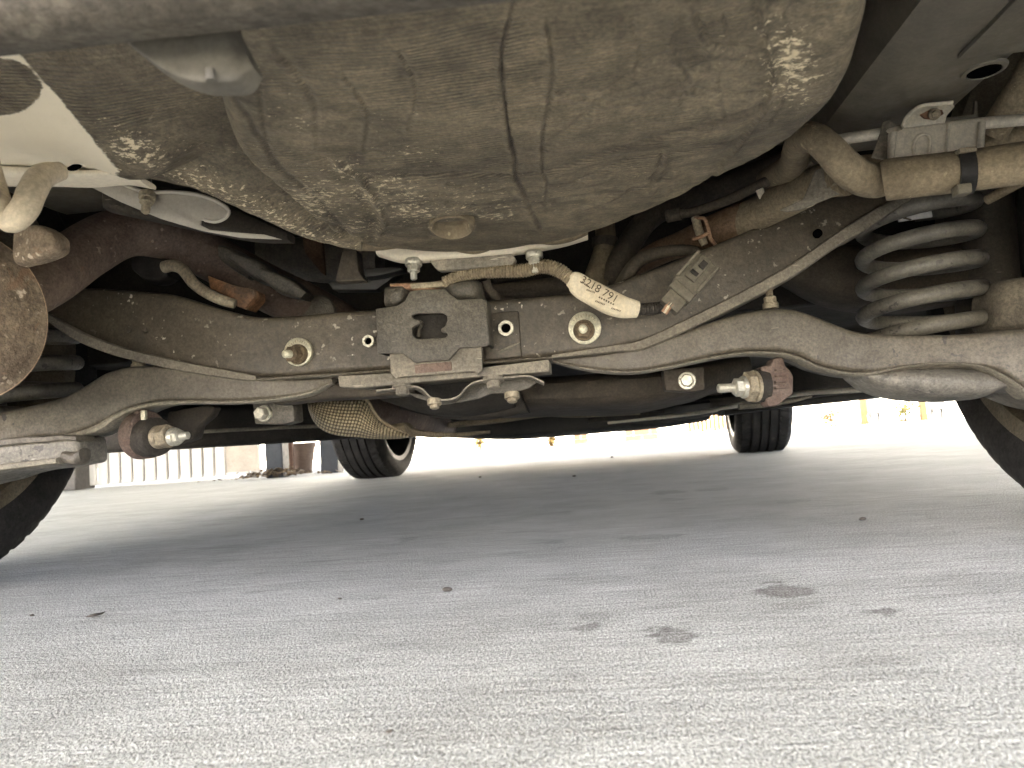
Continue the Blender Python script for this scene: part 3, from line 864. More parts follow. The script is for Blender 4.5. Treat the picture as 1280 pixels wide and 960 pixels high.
# ---- left rear floor panel, pale paint left bare below a slanting edge of undercoat
ctrl = [  # rows of (x, y, Y)
    [(-90, 20, .36), (20, 18, .36), (110, 10, .36), (200, 10, .36), (300, 0, .36), (360, -10, .37)],
    [(-90, 95, .40), (20, 95, .40), (110, 95, .395), (190, 95, .40), (285, 90, .405), (340, 90, .42)],
    [(-90, 160, .45), (20, 160, .45), (110, 160, .44), (190, 160, .45), (260, 150, .455), (330, 150, .47)],
    [(-90, 200, .50), (20, 200, .49), (110, 203, .485), (178, 218, .49), (250, 186, .495), (325, 192, .51)],
    [(-90, 212, .54), (20, 214, .53), (110, 215, .53), (176, 226, .53), (262, 196, .53), (330, 202, .545)],
    [(-90, 190, .60), (20, 190, .60), (110, 190, .60), (180, 190, .60), (262, 170, .63), (330, 175, .66)]]
rows = np.array([cr(r_, 190) for r_ in ctrl])
S = np.array([cr(rows[:, k], 130) for k in range(190)]).transpose(1, 0, 2)
V = np.array([U(a, b, c) for a, b, c in S.reshape(-1, 3)])
q = S.reshape(-1, 3)[:, :2]
V[:, 1] += fbm(V * 12, 3) * .006
V[:, 2] += fbm(V * np.array([30, 60, 60]), 3) * .0016
bare = np.clip(.5 + ((140 - 15) * (q[:, 1] - 55) - (205 - 55) * (q[:, 0] - 15)) / 195 / 14, 0, 1)
blob = np.clip(.5 - (np.hypot((q[:, 0] + 2) / 52, (q[:, 1] - 108) / 36) - 1) * 3, 0, 1)
bare = np.minimum(bare, 1 - blob)
bare = np.where(q[:, 1] > 214, bare * .6, bare)
crease_dark = np.zeros(len(V)); scuff_glint = np.zeros(len(V))
d_, s_ = polydist(q, [(192, 150), (215, 122), (245, 117), (268, 122), (274, 140)]); V[:, 1] += -.004 * np.exp(-(d_ / 6) ** 2)
d_, s_ = polydist(q, [(200, 205), (218, 190), (245, 183), (270, 186), (290, 200)]); V[:, 1] += .006 * np.exp(-(d_ / 6) ** 2)
for l_ in ([(272, 150), (274, 186)], [(292, 160), (292, 200)], [(305, 160), (312, 204), (328, 200)]):
    d_, s_ = polydist(q, l_); V[:, 1] += .005 * np.exp(-(d_ / 4) ** 2); crease_dark = np.maximum(crease_dark, .5 * np.exp(-(d_ / 2) ** 2))
for (x, y, rx, ry, k) in [(165, 185, 45, 30, 1.0), (135, 155, 40, 18, .7), (190, 200, 25, 25, .9), (160, 105, 25, 20, .35), (240, 185, 50, 12, .5), (280, 190, 25, 15, .6)]:
    scuff_glint = np.maximum(scuff_glint, k * np.exp(-((q[:, 0] - x) / rx) ** 2 - ((q[:, 1] - y) / ry) ** 2))
f = [(j * 190 + i, j * 190 + i + 1, (j + 1) * 190 + i + 1, (j + 1) * 190 + i) for j in range(129) for i in range(189)]
panel = raw('rear_floor_panel', V, f, 'panel', 'cream painted rear floor with a slanting edge of brown undercoat', {'bare': bare, 'crease_dark': crease_dark, 'scuff_glint': scuff_glint})
part('slot', lathe(U(92, 210, .485), (0, -.8, -.6), [(-.003, .0045), (.001, .0045), (.0012, .004)], 20, squash=(.4, 1)), 'hole_shade', parent=panel)  # black disc in place of the slot's shaded inside
part('seam_flange', loft([(-60, 206, -60, 222, .505, .03), (30, 208, 30, 221, .50, .03), (90, 212, 90, 222, .50, .03), (140, 214, 140, 221, .505, .025), (178, 222, 178, 229, .51, .02)], 40), 'cream', parent=panel)

# ---- coated flank between the left floor and the well
ctrl = []
for dy_, dY_ in ((0, 0), (.28, .012), (.6, .03), (1.0, .055), (1.03, .075), (.7, .12)):
    ctrl.append([(x_, y0_ + (y1_ - y0_) * dy_, Y_ + dY_) for x_, y0_, y1_, Y_ in ((180, 196, 220, .50), (240, 176, 234, .50), (300, 176, 258, .505), (362, 205, 287, .54), (452, 255, 313, .60))])
rows = np.array([cr(r_, 160) for r_ in ctrl])
S = np.array([cr(rows[:, k], 80) for k in range(160)]).transpose(1, 0, 2)
V = np.array([U(a, b, c) for a, b, c in S.reshape(-1, 3)]); q = S.reshape(-1, 3)[:, :2]
V[:, 1] += fbm(V * np.array([20, 20, 70]), 3) * .009
V[:, 2] += fbm(V * np.array([30, 60, 90]), 3) * .003
scuff_glint = .75 * np.exp(-((q[:, 1] - 262 - (q[:, 0] - 320) * .5) / 30) ** 2)
f = [(j * 160 + i, j * 160 + i + 1, (j + 1) * 160 + i + 1, (j + 1) * 160 + i) for j in range(79) for i in range(159)]
raw('well_flank', V, f, 'well', 'creased brown flank left of the spare wheel well', {'crease_dark': scuff_glint * 0, 'scuff_glint': scuff_glint})

# ---- cream hanger hook
part('exhaust_hanger', tube([U(75, 214, .47), U(52, 221, .455), U(40, 240, .445), U(30, 262, .44), U(14, 276, .44), U(2, 262, .44), U(-8, 232, .45), U(-16, 200, .46)], [PX(13, .46), PX(17, .455), PX(18, .445), PX(18, .44), PX(17, .44), PX(17, .44), PX(16, .45), PX(15, .46)], 20, 60), 'cream_hook', 'cream painted bent hanger rod above the muffler')

# ---- muffler at the left edge, seen on its ribbed end
mc = U(-52, 392, .56); max_ = _n(np.array([.82, -.57, 0.0]))
pr = [(-.28, .004), (-.28, .062), (-.262, .068), (-.02, .068), (-.0085, .0685), (-.006, .0715), (-.002, .0715), (-.001, .066), (.002, .060), (.0045, .054), (.0045, .049), (.0065, .043), (.0065, .037), (.0085, .03), (.0085, .024), (.010, .016), (.0105, .004)]
muf = part('muffler', lathe(mc, max_, pr, 72, squash=(1.0, .9)), 'muffler', 'rusty brown muffler with ribbed end')
part('end_seam', lathe(mc + max_ * -.0045, max_, [(-.002, .0705), (-.002, .0725), (.002, .0725), (.002, .0705)], 72, squash=(1.0, .9)), 'rim_flange', parent=muf)
part('hanger_bracket', loft([(20, 285, 20, 330, .545, .02), (48, 280, 50, 322, .54, .022), (66, 292, 68, 312, .54, .02), (71, 300, 71, 304, .542, .012)], 30, noise_amp=.003), 'muffler', parent=muf)

# ---- silver heat shield crescent with its bolt
hs = plate([(88, 222), (110, 232), (150, 252), (200, 273), (250, 288), (300, 297), (352, 299), (330, 293), (290, 290), (262, 287), (250, 281), (251, 275), (262, 277), (276, 276), (284, 270), (286, 263), (278, 255), (262, 248), (240, 242), (205, 240), (180, 240), (160, 234), (146, 228), (120, 226)], .60, .0022)
o = part('heat_shield', hs, 'shield', 'grey crescent-shaped heat shield', 30, .0005)
P_ = np.array([v_.co[:] for v_ in o.data.vertices]); qq = proj(P_)
part('shield_lip', tube([U(146, 227, .602), U(165, 235, .6), U(185, 240, .598), U(215, 240, .598), U(245, 243, .598), U(265, 249, .598), U(280, 257, .598), U(286, 264, .598), U(282, 272, .598), U(270, 277, .598), U(256, 275, .598)], .0016, 8, 70), 'shield', parent=o)
part('bolt', hexbolt(U(184, 247, .595), (0.05, -.35, -1), .0058, .004, .0066, .002, .0036, .008), 'bolt_dull', 'rusty shield bolt', parent=o)
# concave tray behind the crescent
part('inner_shield', loft([(130, 232, 130, 262, .64, .02), (220, 236, 230, 282, .64, .03), (300, 262, 310, 297, .66, .03), (360, 290, 360, 300, .68, .02)], 40), 'under_brown')

# ---- exhaust pipe
ex = part('exhaust_pipe', tube([U(20, 372, .64), U(62, 348, .68), U(110, 312, .73), U(160, 290, .77), U(215, 298, .81), U(270, 325, .85), U(330, 358, .89), U(390, 388, .93), U(440, 420, .98), U(470, 480, 1.1), U(470, 500, 1.3)],
          [PX(36, .64), PX(36, .68), PX(36, .73), PX(33, .77), PX(31, .81), PX(31, .85), PX(31, .89), PX(31, .93), PX(31, .96), .03, .03], 28, 120), 'exhaust', 'dark rusty exhaust pipe arching over the beam')
for (a, b, c) in (((258, 300), (300, 314), (318, 340)), ((292, 314), (330, 328), (345, 348)), ((328, 334), (362, 346), (384, 366))):
    part('pipe_shield', loft([(a[0], a[1], a[0] - 6, a[1] + 10, .825, .03), (b[0], b[1], b[0] - 14, b[1] + 20, .83, .04), (c[0], c[1], c[0] - 8, c[1] + 8, .84, .03)], 24, noise_amp=.004), 'plate', parent=ex)
# rubber mount, bent rod and rusty lug under the exhaust pipe
mnt = part('rubber_mount', loft([(166, 322, 168, 340, .80, .03), (180, 312, 182, 352, .80, .035), (200, 314, 198, 352, .80, .035), (212, 322, 210, 346, .80, .03)], 24), 'dark_rubber', 'black rubber exhaust mount')
part('hanger_rod', tube([U(205, 334, .79), U(216, 332, .788), U(228, 337, .786), U(243, 355, .784), U(262, 368, .784), U(280, 376, .784), U(294, 380, .786)], [PX(8, .79), PX(8, .79), PX(7.5, .79), PX(7.5, .79), PX(7.5, .79), PX(7, .79), PX(6, .79)], 16, 60), 'bolt_dull', 'bent tan metal hanger rod', parent=mnt)
part('lug', plate([(259, 344), (290, 356), (318, 362), (318, 372), (306, 386), (296, 383), (286, 372), (262, 360)], .80, .03), 'bracket_rust', bevel=.0015, parent=mnt)

# ---- rear crossmember
beam = part('rear_crossmember', loft([(58, 370, 60, 394, .80, .05), (90, 363, 84, 414, .80, .06), (125, 361, 118, 428, .795, .07), (165, 364, 165, 442, .79, .08), (220, 369, 235, 459, .785, .085),
      (285, 388, 300, 470, .78, .09), (330, 397, 340, 473, .78, .09), (420, 391, 420, 468, .78, .09), (520, 384, 520, 461, .78, .09), (620, 376, 620, 454, .78, .09), (700, 369, 700, 446, .78, .09),
      (758, 358, 772, 437, .78, .09), (800, 343, 822, 423, .78, .09), (850, 324, 872, 399, .785, .085), (895, 306, 930, 371, .79, .08), (945, 285, 990, 337, .80, .075), (1000, 263, 1048, 298, .81, .07),
      (1050, 243, 1098, 266, .82, .06), (1092, 238, 1134, 247, .83, .05)], 150, 44, 12.0, .001, 22), 'beam', 'dark grey stamped crossmember spanning the view')
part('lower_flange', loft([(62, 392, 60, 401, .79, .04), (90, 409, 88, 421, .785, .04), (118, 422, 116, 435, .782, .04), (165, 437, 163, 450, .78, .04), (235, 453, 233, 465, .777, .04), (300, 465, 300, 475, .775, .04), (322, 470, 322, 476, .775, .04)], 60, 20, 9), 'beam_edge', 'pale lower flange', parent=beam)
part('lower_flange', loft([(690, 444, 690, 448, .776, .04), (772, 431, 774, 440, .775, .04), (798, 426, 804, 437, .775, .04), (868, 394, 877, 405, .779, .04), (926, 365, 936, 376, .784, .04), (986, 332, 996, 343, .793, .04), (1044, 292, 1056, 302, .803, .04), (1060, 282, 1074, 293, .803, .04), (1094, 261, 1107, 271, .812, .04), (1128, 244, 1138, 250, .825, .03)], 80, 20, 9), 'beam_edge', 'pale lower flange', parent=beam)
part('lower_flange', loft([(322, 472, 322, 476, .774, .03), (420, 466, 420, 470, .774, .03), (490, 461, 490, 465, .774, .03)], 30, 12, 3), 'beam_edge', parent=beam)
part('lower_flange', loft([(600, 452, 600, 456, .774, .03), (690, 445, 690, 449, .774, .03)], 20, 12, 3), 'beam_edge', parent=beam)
part('drain_hole_shade', lathe(U(1022, 292, .805), (0, -1, 0), [(-.002, .0045), (.002, .0045), (.0022, .004)], 20), 'hole_shade', parent=beam)  # black disc set on the beam, drawn as a shaded hole
part('pressed_dimple', lathe(U(160, 412, .784), (0, -1, 0), [(-.002, .0035), (.0012, .003), (.0018, .001)], 16), 'beam', parent=beam)
part('pressed_dimple', lathe(U(181, 413, .783), (0, -1, 0), [(-.002, .003), (.0012, .0026), (.0018, .001)], 16), 'beam', parent=beam)
part('seam_patch', plate([(604, 392), (648, 388), (652, 446), (606, 450)], .777, .01), 'beam', bevel=.002, parent=beam)
part('weld_bead', tube([U(622, 440, .776), U(636, 434, .775), U(650, 428, .776)], [.0006, .0012, .0006], 8), 'beam_edge', parent=beam)
# eccentric adjuster bolts
for (x, y, r_) in ((373, 440, 18.5), (731, 410, 20.5)):
    Yb = .776
    wsh = part('cam_washer', lathe(U(x, y, Yb), (0, -1, 0), [(-.004, PX(r_, Yb)), (.0018, PX(r_, Yb)), (.0026, PX(r_ - 1.2, Yb))], 40), 'zinc_bright', 'pale round adjuster washer', parent=beam)
    cc = U(x - 1, y + 3, Yb - .0026)
    ns = MB()
    for k in range(9):
        t = R(40 + k * 12.5); rr = PX(r_ - 4.2, Yb)
        boxm(U(x, y, Yb - .0027) + np.array([rr * math.cos(t), 0, rr * math.sin(t)]), .0005, .0003, .0026, X=(-math.sin(t), 0, math.cos(t)), Z=(math.cos(t), 0, math.sin(t)), mb=ns)
    part('scale_mark', ns, 'bolt_dull', parent=beam)['kind'] = 'stuff'
    ax_ = _n(np.array([-.30 if x < 500 else -.05, -1, -.05]))
    fnut = part('flange_nut', hexbolt(cc, ax_, PX(11, Yb), .010, PX(13.5, Yb), .0026, None, 0, .4), 'nut_rust', 'rusty flange nut', parent=beam)
    part('stud', hexbolt(cc + ax_ * .0105, ax_, PX(5.5, Yb), .0012, None, None, PX(5.4, Yb), .009, .4), 'zinc_bright', 'pale threaded stud', parent=beam)
for (x, y, r_) in ((462, 427, 8.6), (633, 411, 11)):
    part('weld_nut', nut_ring(U(x, y, .776), (0, -1, 0), PX(r_, .776), .006, PX(r_ * .56, .776)), 'zinc', 'pale open hexagonal nut', parent=beam)
    part('nut_bore_shade', lathe(U(x, y, .7745), (0, -1, 0), [(-.001, PX(r_ * .58, .776)), (.0007, PX(r_ * .58, .776))], 20), 'hole_shade', parent=beam)  # black disc paints the shade in the bore

# ---- central differential mount bracket
Yp = .742
brk = part('mount_bracket', plate_hole([(470, 386), (497, 382), (506, 376), (512, 364), (526, 362), (556, 361), (563, 368), (572, 374.5), (602, 373), (606, 376), (609, 400), (612, 431), (606, 433), (574, 435), (561, 450), (518, 453), (503, 441), (472, 442)],
      [[(515, 394), (522, 392), (552, 391), (558, 394), (559.5, 400), (556, 408), (551, 411), (552, 415.5), (558, 416), (560, 419), (557, 422), (530, 423.5), (521, 424), (515.5, 418), (515, 410), (520, 406.5), (526, 404.5), (524, 400), (515, 397.5)]], Yp, .006), 'plate', 'dark steel mount plate with an odd-shaped slot', 30, .0009)
part('plate_return', plate([(470, 387), (472, 441), (476, 441), (476, 387)], Yp + .004, .035), 'plate', parent=brk)
part('plate_return', plate([(603, 375), (609, 431), (613, 431), (608, 375)], Yp + .003, .035), 'plate', parent=brk)
part('rubber_core', boxm(U(537, 408, .776), .055, .03, .04), 'dark_rubber', bevel=.004, parent=brk)
part('core_lip', tube([U(524, 402, .75), U(527, 405, .752), U(524, 410, .755), U(523, 420, .76)], PX(3, .75), 10), 'plate', parent=brk)
part('bushing_shell', loft([(482, 358, 482, 384, .757, .05), (492, 357, 492, 384, .75, .06), (504, 356, 504, 380, .75, .06), (512, 357, 512, 372, .757, .05)], 20, 20, 4), 'plate', 'grey bushing shell', parent=brk)
part('bushing_shell', loft([(557, 352, 557, 366, .757, .05), (566, 350, 566, 374, .75, .06), (586, 349, 586, 375, .75, .06), (597, 350, 599, 374, .757, .05), (602, 353, 602, 373, .77, .04)], 20, 20, 4), 'plate', 'grey bushing shell', parent=brk)
part('rust_strip', loft([(488, 354, 488, 359, .755, .02), (515, 352, 515, 363, .752, .02), (540, 351, 540, 363, .752, .02), (560, 348, 560, 356, .755, .02), (582, 344, 582, 350, .76, .02)], 30, 14, 3, .002, 90), 'copper', 'orange rusty strip along the top', parent=brk)
part('top_bridge', plate([(512, 354), (558, 351), (560, 358), (514, 361)], .7505, .02), 'bolt_dull', bevel=.001, parent=brk)
low = part('lower_plate', plate([(487, 441), (503, 440), (517, 452), (561, 449), (574, 434), (602, 433), (603, 462), (597, 468), (592, 464), (500, 471), (495, 473), (488, 466)], .7505, .006), 'plate_pale', 'paler lower mount plate', bevel=.0008, parent=brk)
part('paint_patch', plate([(518, 456), (564, 452), (565, 463), (519, 467)], .7496, .003), 'patch', 'faded red patch', bevel=.0006, parent=brk)

# ---- flat support plate and bowed strap bolted below
sp = part('support_plate', plate([(422, 470), (488, 466), (496, 472), (594, 463), (604, 459), (686, 449), (687, 464), (560, 474), (450, 485), (424, 484)], .765, .05), 'plate_pale', 'pale flat steel support plate', bevel=.0015)
part('dark_gusset', loft([(340, 498, 345, 506, .80, .04), (400, 476, 405, 500, .80, .05), (470, 484, 470, 497, .80, .05), (520, 480, 520, 492, .80, .05)], 40), 'under_brown', parent=sp)
strap = [(470, 488), (500, 485), (520, 483), (530, 488), (538, 496), (548, 499.5), (562, 499), (573, 495), (582, 485), (592, 478), (605, 475), (640, 471), (662, 470), (672, 474), (680, 478)]
sc_ = cr([(a, b, 0) for a, b in strap], 60)
v_ = []; f_ = []
for k, (a, b, _) in enumerate(sc_):
    wv = 1.0 - .4 * (abs(k - 30) / 30) ** 3
    for (Yq, dy) in ((.772, -1.0), (.772, 1.2), (.772 + .05 * wv, 5 * wv + 1.2), (.772 + .05 * wv, 5 * wv - 1.0)):
        v_.append(U(a, b + dy, Yq))
for k in range(59):
    for i in range(4):
        f_.append((k * 4 + i, k * 4 + (i + 1) % 4, k * 4 + 4 + (i + 1) % 4, k * 4 + 4 + i))
f_ += [(0, 1, 2, 3), (236, 237, 238, 239)]
st_ = part('bowed_strap', MB().add(v_, f_), 'plate_pale', 'bowed steel strap dipping under the mount', 60)
part('strap_wing', plate([(588, 482), (606, 476), (660, 472), (672, 477), (662, 485), (640, 491), (614, 492), (600, 498), (575, 503), (540, 503), (520, 497), (505, 489), (530, 494), (548, 503), (570, 501), (580, 494)], .80, .004), 'plate', bevel=.0008, parent=st_)
for (x, y, r_, m_) in ((503, 486, 10, 'plate_pale'), (617, 478, 10.5, 'plate_pale'), (543, 505, 7, 'bolt_dull'), (640, 497, 7.5, 'bolt_dull')):
    part('bolt', hexbolt(U(x, y - (3 if r_ > 9 else 1), .775), (0.02, -.25, -1), PX(r_ * .85, .775), PX(9 if r_ > 9 else 5, .775), PX(r_ * 1.3, .775), .002), m_, 'flanged hexagonal bolt head', parent=st_)

# ---- lower control arms
armR = part('lower_control_arm', loft([(688, 449, 692, 452, .80, .03), (730, 446, 735, 461, .79, .05), (790, 436, 790, 465, .785, .06), (840, 420, 838, 458, .785, .065), (890, 402, 890, 447, .785, .07), (930, 391, 930, 441, .785, .07),
      (965, 386, 966, 441, .785, .07), (990, 387, 995, 446, .785, .07), (1020, 396, 1022, 458, .785, .07), (1060, 412, 1060, 466, .785, .075), (1090, 417, 1090, 468, .785, .08), (1140, 418, 1140, 464, .785, .09), (1200, 418, 1200, 462, .78, .1), (1245, 413, 1240, 466, .77, .1), (1285, 410, 1282, 492, .765, .1), (1340, 405, 1335, 510, .765, .1), (1400, 400, 1395, 505, .78, .09)], 120, 44, 8.0, .0015, 20), 'arm', 'right lower control arm, dusty grey stamped steel')
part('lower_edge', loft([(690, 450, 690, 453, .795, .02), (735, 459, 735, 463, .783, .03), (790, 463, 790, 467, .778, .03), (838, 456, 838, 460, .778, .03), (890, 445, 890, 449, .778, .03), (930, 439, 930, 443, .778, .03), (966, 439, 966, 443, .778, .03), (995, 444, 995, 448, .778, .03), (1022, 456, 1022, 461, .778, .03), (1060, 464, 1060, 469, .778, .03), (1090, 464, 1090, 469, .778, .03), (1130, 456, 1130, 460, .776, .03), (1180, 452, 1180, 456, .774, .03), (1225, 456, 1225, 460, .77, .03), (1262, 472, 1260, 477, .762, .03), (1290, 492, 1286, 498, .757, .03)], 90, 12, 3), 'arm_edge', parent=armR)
part('spring_pocket', loft([(1074, 464, 1076, 472, .79, .06), (1100, 462, 1100, 486, .785, .085), (1130, 458, 1130, 495, .78, .10), (1165, 456, 1165, 499, .775, .11), (1200, 457, 1200, 500, .775, .11), (1232, 461, 1234, 498, .775, .10), (1252, 472, 1252, 488, .775, .07), (1275, 482, 1275, 490, .775, .05)], 50, 32, 2.6, .002, 30), 'arm_pale', 'bulging pale spring pocket', parent=armR)
armL = part('lower_control_arm', loft([(-120, 535, -120, 590, .76, .1), (-60, 524, -60, 580, .765, .1), (0, 515, 0, 560, .77, .1), (50, 505, 50, 549, .775, .09), (85, 495, 90, 546, .78, .08), (112, 480, 120, 536, .785, .07), (135, 466, 145, 524, .785, .07), (160, 459, 170, 511, .785, .07), (190, 457, 200, 504, .785, .07),
      (240, 459, 240, 503, .785, .07), (290, 468, 290, 503, .785, .07), (340, 474, 345, 499, .785, .06), (390, 474, 392, 490, .79, .05), (416, 472, 416, 478, .80, .03)], 110, 44, 8.0, .0015, 20), 'arm', 'left lower control arm, dusty grey stamped steel')
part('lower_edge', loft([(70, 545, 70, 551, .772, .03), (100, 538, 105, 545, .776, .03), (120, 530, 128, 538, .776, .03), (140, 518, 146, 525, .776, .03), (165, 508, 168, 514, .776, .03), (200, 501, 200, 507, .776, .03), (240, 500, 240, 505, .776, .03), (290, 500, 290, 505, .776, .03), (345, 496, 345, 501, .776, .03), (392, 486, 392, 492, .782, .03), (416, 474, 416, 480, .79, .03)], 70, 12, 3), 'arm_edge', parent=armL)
part('outer_end', loft([(-120, 575, -120, 625, .74, .1), (-40, 562, -40, 604, .745, .1), (0, 553, 0, 592, .75, .1), (40, 549, 40, 588, .755, .09), (75, 546, 76, 582, .76, .08), (95, 546, 97, 578, .765, .06), (104, 552, 104, 568, .77, .04)], 50, 40, 7.0, .004, 30), 'arm_pale', 'scuffed outer end of the arm', parent=armL)
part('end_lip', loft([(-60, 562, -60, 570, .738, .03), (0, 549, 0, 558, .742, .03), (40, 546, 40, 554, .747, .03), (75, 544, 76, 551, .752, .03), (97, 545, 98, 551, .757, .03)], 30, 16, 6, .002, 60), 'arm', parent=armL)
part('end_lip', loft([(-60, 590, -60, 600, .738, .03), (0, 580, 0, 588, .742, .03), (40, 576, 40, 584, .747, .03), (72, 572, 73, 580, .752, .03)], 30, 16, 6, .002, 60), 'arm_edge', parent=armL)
part('end_tip', loft([(78, 562, 78, 580, .758, .03), (92, 564, 93, 582, .757, .03), (100, 560, 101, 576, .76, .02)], 16, 14, 2.5), 'arm', parent=armL)
for (x, y) in ((173, 448), (963, 372)):
    b_ = part('arm_bolt', hexbolt(U(x, y + 9, .80), (0, 0, 1), PX(7.5, .8), PX(8, .8), PX(9.5, .8), .002, PX(4.5, .8), PX(14, .8)), 'bolt_dull', 'upright bolt on top of the arm', parent=armL if x < 500 else armR)

# ---- coil springs and dampers
def spring(name, cx, y0, y1, Y, turns, rpx, wire, lean, label):
    top = U(cx + lean, y0, Y); bot = U(cx, y1, Y)
    rad = PX(rpx, Y)
    n = int(turns * 26); pts = []
    for k in range(n + 1):
        t = k / n; a = 2 * math.pi * turns * t - .35
        c = bot * (1 - t) + top * t
        rr = rad * (1 - .06 * t)
        pts.append(c + np.array([-rr * math.cos(a), -rr * math.sin(a), 0]))
    return part(name, tube(pts, PX(wire, Y), 14, n, smooth=False), 'spring', label)
spring('coil_spring', 1154, 254, 424, .885, 4.75, 65, 9.2, -8, 'right coil spring with scuffed grey coils')
spring('coil_spring', 25, 395, 545, .89, 4.4, 64, 10.2, 8, 'left coil spring in shadow behind the muffler')
part('damper_tube', tube([U(1222, 200, .99), U(1232, 330, .99), U(1236, 430, .98)], [PX(34, .99)] * 3, 24), 'damper', 'dark vertical damper tube behind the right spring')
part('damper_tube', tube([U(-30, 330, .99), U(-30, 420, .99), U(-28, 540, .98)], [PX(34, .99)] * 3, 24), 'damper')
part('spring_seat', loft([(985, 330, 985, 352, .98, .05), (1020, 305, 1030, 372, .97, .08), (1080, 300, 1080, 382, .97, .1), (1150, 300, 1150, 384, .97, .1), (1215, 305, 1215, 375, .97, .08)], 40, 30, 3), 'under_brown', 'dark rounded spring seat')
part('knuckle_boss', loft([(1240, 365, 1240, 412, .82, .05), (1255, 349, 1255, 414, .81, .07), (1285, 343, 1285, 414, .80, .08), (1330, 345, 1330, 414, .80, .08)], 30, 26, 3.5, .003, 40), 'bush', 'dusty brown knuckle boss at the right edge')
lb = part('paper_label', plate([(1122, 266), (1164, 261), (1166, 271), (1124, 277)], .86, .003), 'white_paper', 'white paper label above the right spring', bevel=.0004)
part('printed_mark', plate([(1132, 265.5), (1136, 266), (1133, 272), (1140, 274), (1138, 275.5), (1129, 273)], .8594, .0012), 'ink', parent=lb)

# ---- stabiliser links (red oxide)
lr = part('stabiliser_link', plate([(951, 458), (957, 456.5), (963, 457), (967, 447), (980, 446), (982, 458), (988, 462), (992, 470), (992, 493), (985, 497), (972, 507), (960, 509), (956, 495), (952, 470)], .80, .03), 'oxide', 'red-brown link bracket under the right arm', 30, .003)
for k in range(4):
    part('rib', boxm(U(976, 462 + 7.5 * k, .798), .011, .004, .0022), 'oxide', bevel=.0006, parent=lr)
part('rubber_bush', lathe(U(948, 482, .81), (-1, -.2, .02), [(-.008, .017), (.002, .0175), (.005, .015), (.006, .011)], 28), 'dark_rubber', parent=lr)
part('washer', lathe(U(943, 483, .808), (-1, -.25, .02), [(-.002, .0165), (.0015, .0165), (.002, .014)], 26), 'bolt_dull', parent=lr)
part('bolt', hexbolt(U(940, 483, .806), (-1, -.25, .02), .0155, .008, None, None, None, 0, .1), 'bolt_dull', 'large greasy hexagonal nut', parent=lr)
part('bolt', hexbolt(U(930, 484, .804), (-1, -.25, .02), .0095, .008, .0115, .003, .0048, .016, .1), 'zinc', 'bright nut with threaded stud', parent=lr)
ll = part('stabiliser_link', lathe(U(180, 544, .79), _n(np.array([.93, -.36, .02])), [(-.012, .012), (-.012, .0225), (-.008, .0245), (.008, .0245), (.0095, .023), (.0095, .019)], 40, squash=(1.05, 1)), 'oxide', 'red-brown link ring under the left arm')
part('rod_end', loft([(167, 512, 167, 526, .785, .012), (173, 511, 173, 528, .78, .016), (181, 512, 181, 526, .785, .012)], 16, 16, 3), 'oxide', parent=ll)
part('rubber_bush', lathe(U(188, 547, .782), _n(np.array([.93, -.36, .02])), [(-.008, .0205), (.008, .021), (.0125, .02), (.0145, .016)], 36), 'dark_rubber', parent=ll)
part('bolt', hexbolt(U(201, 546, .772), _n(np.array([.93, -.36, .02])), .0125, .012, .0125, .003, None, 0, .2), 'bolt_dull', 'large grey hexagonal nut', parent=ll)
part('bolt', hexbolt(U(219, 546, .764), _n(np.array([.95, -.3, .02])), .0078, .006, .0095, .002, .0042, .010, .1), 'zinc', 'bright nut with threaded stud', parent=ll)
part('clip_nut', boxm(U(180, 519, .772), .005, .005, .010), 'zinc_bright', bevel=.0006, parent=ll)
part('support_web', plate([(206, 540), (210, 515), (260, 506), (268, 509), (262, 520), (247, 533), (243, 548), (225, 556)], .86, .02), 'under_brown', bevel=.002)

# ---- bolted link brackets further forward
for (o_, bx_, by_, mt) in (([(315, 500), (366, 497), (368, 527), (352, 531), (318, 530)], 331, 517, 'plate'), ([(829, 462), (880, 458), (882, 487), (866, 490), (832, 488)], 859, 476, 'under_brown')):
    b_ = part('link_bracket', plate(o_, .86, .03), mt, 'small dark bracket with a hexagonal bolt', 30, .002)
    part('bolt', hexbolt(U(bx_, by_, .86), (-.15, -1, 0), PX(8.5, .86), .010, PX(11, .86), .003, None, 0, .25), 'zinc', 'pale hexagonal bolt head', parent=b_)

# ---- woven heat sleeve: a curved strap of fine wire mesh, each bump its own relief
tp = [(383, 499), (400, 498), (420, 497), (440, 497), (455, 497), (461, 503), (466, 513), (474, 524), (488, 533), (505, 541), (511, 544)]
bt = [(386, 514), (392, 527), (402, 537), (415, 543), (432, 546), (448, 547), (462, 548.5), (476, 549), (488, 549), (500, 548.5), (510, 547)]
A_ = cr([(a, b, 0) for a, b in tp], 240); B_ = cr([(a, b, 0) for a, b in bt], 240)
v_ = []; nv = 80
for i in range(240):
    for j in range(nv):
        t = j / (nv - 1)
        x = A_[i, 0] * (1 - t) + B_[i, 0] * t; y = A_[i, 1] * (1 - t) + B_[i, 1] * t
        k = i / 239
        Yq = .97 - .035 * math.sin(math.pi * min(t * .75 + .1, 1)) + .05 * (k - .3) ** 2 + .06 * max(0, t - .75) 
        Yq -= .003 * abs(math.sin(i / 240 * math.pi * 34)) * abs(math.sin(t * math.pi * 12))
        v_.append(U(x, y, Yq))
n0 = len(v_)
v_ += [p_ + np.array([0, .004, .0015]) for p_ in v_]
f_ = []
for off in (0, n0):
    f_ += [(off + i * nv + j, off + i * nv + j + 1, off + (i + 1) * nv + j + 1, off + (i + 1) * nv + j) for i in range(239) for j in range(nv - 1)]
for i in range(239):
    for j in (0, nv - 1):
        f_.append((i * nv + j, (i + 1) * nv + j, n0 + (i + 1) * nv + j, n0 + i * nv + j))
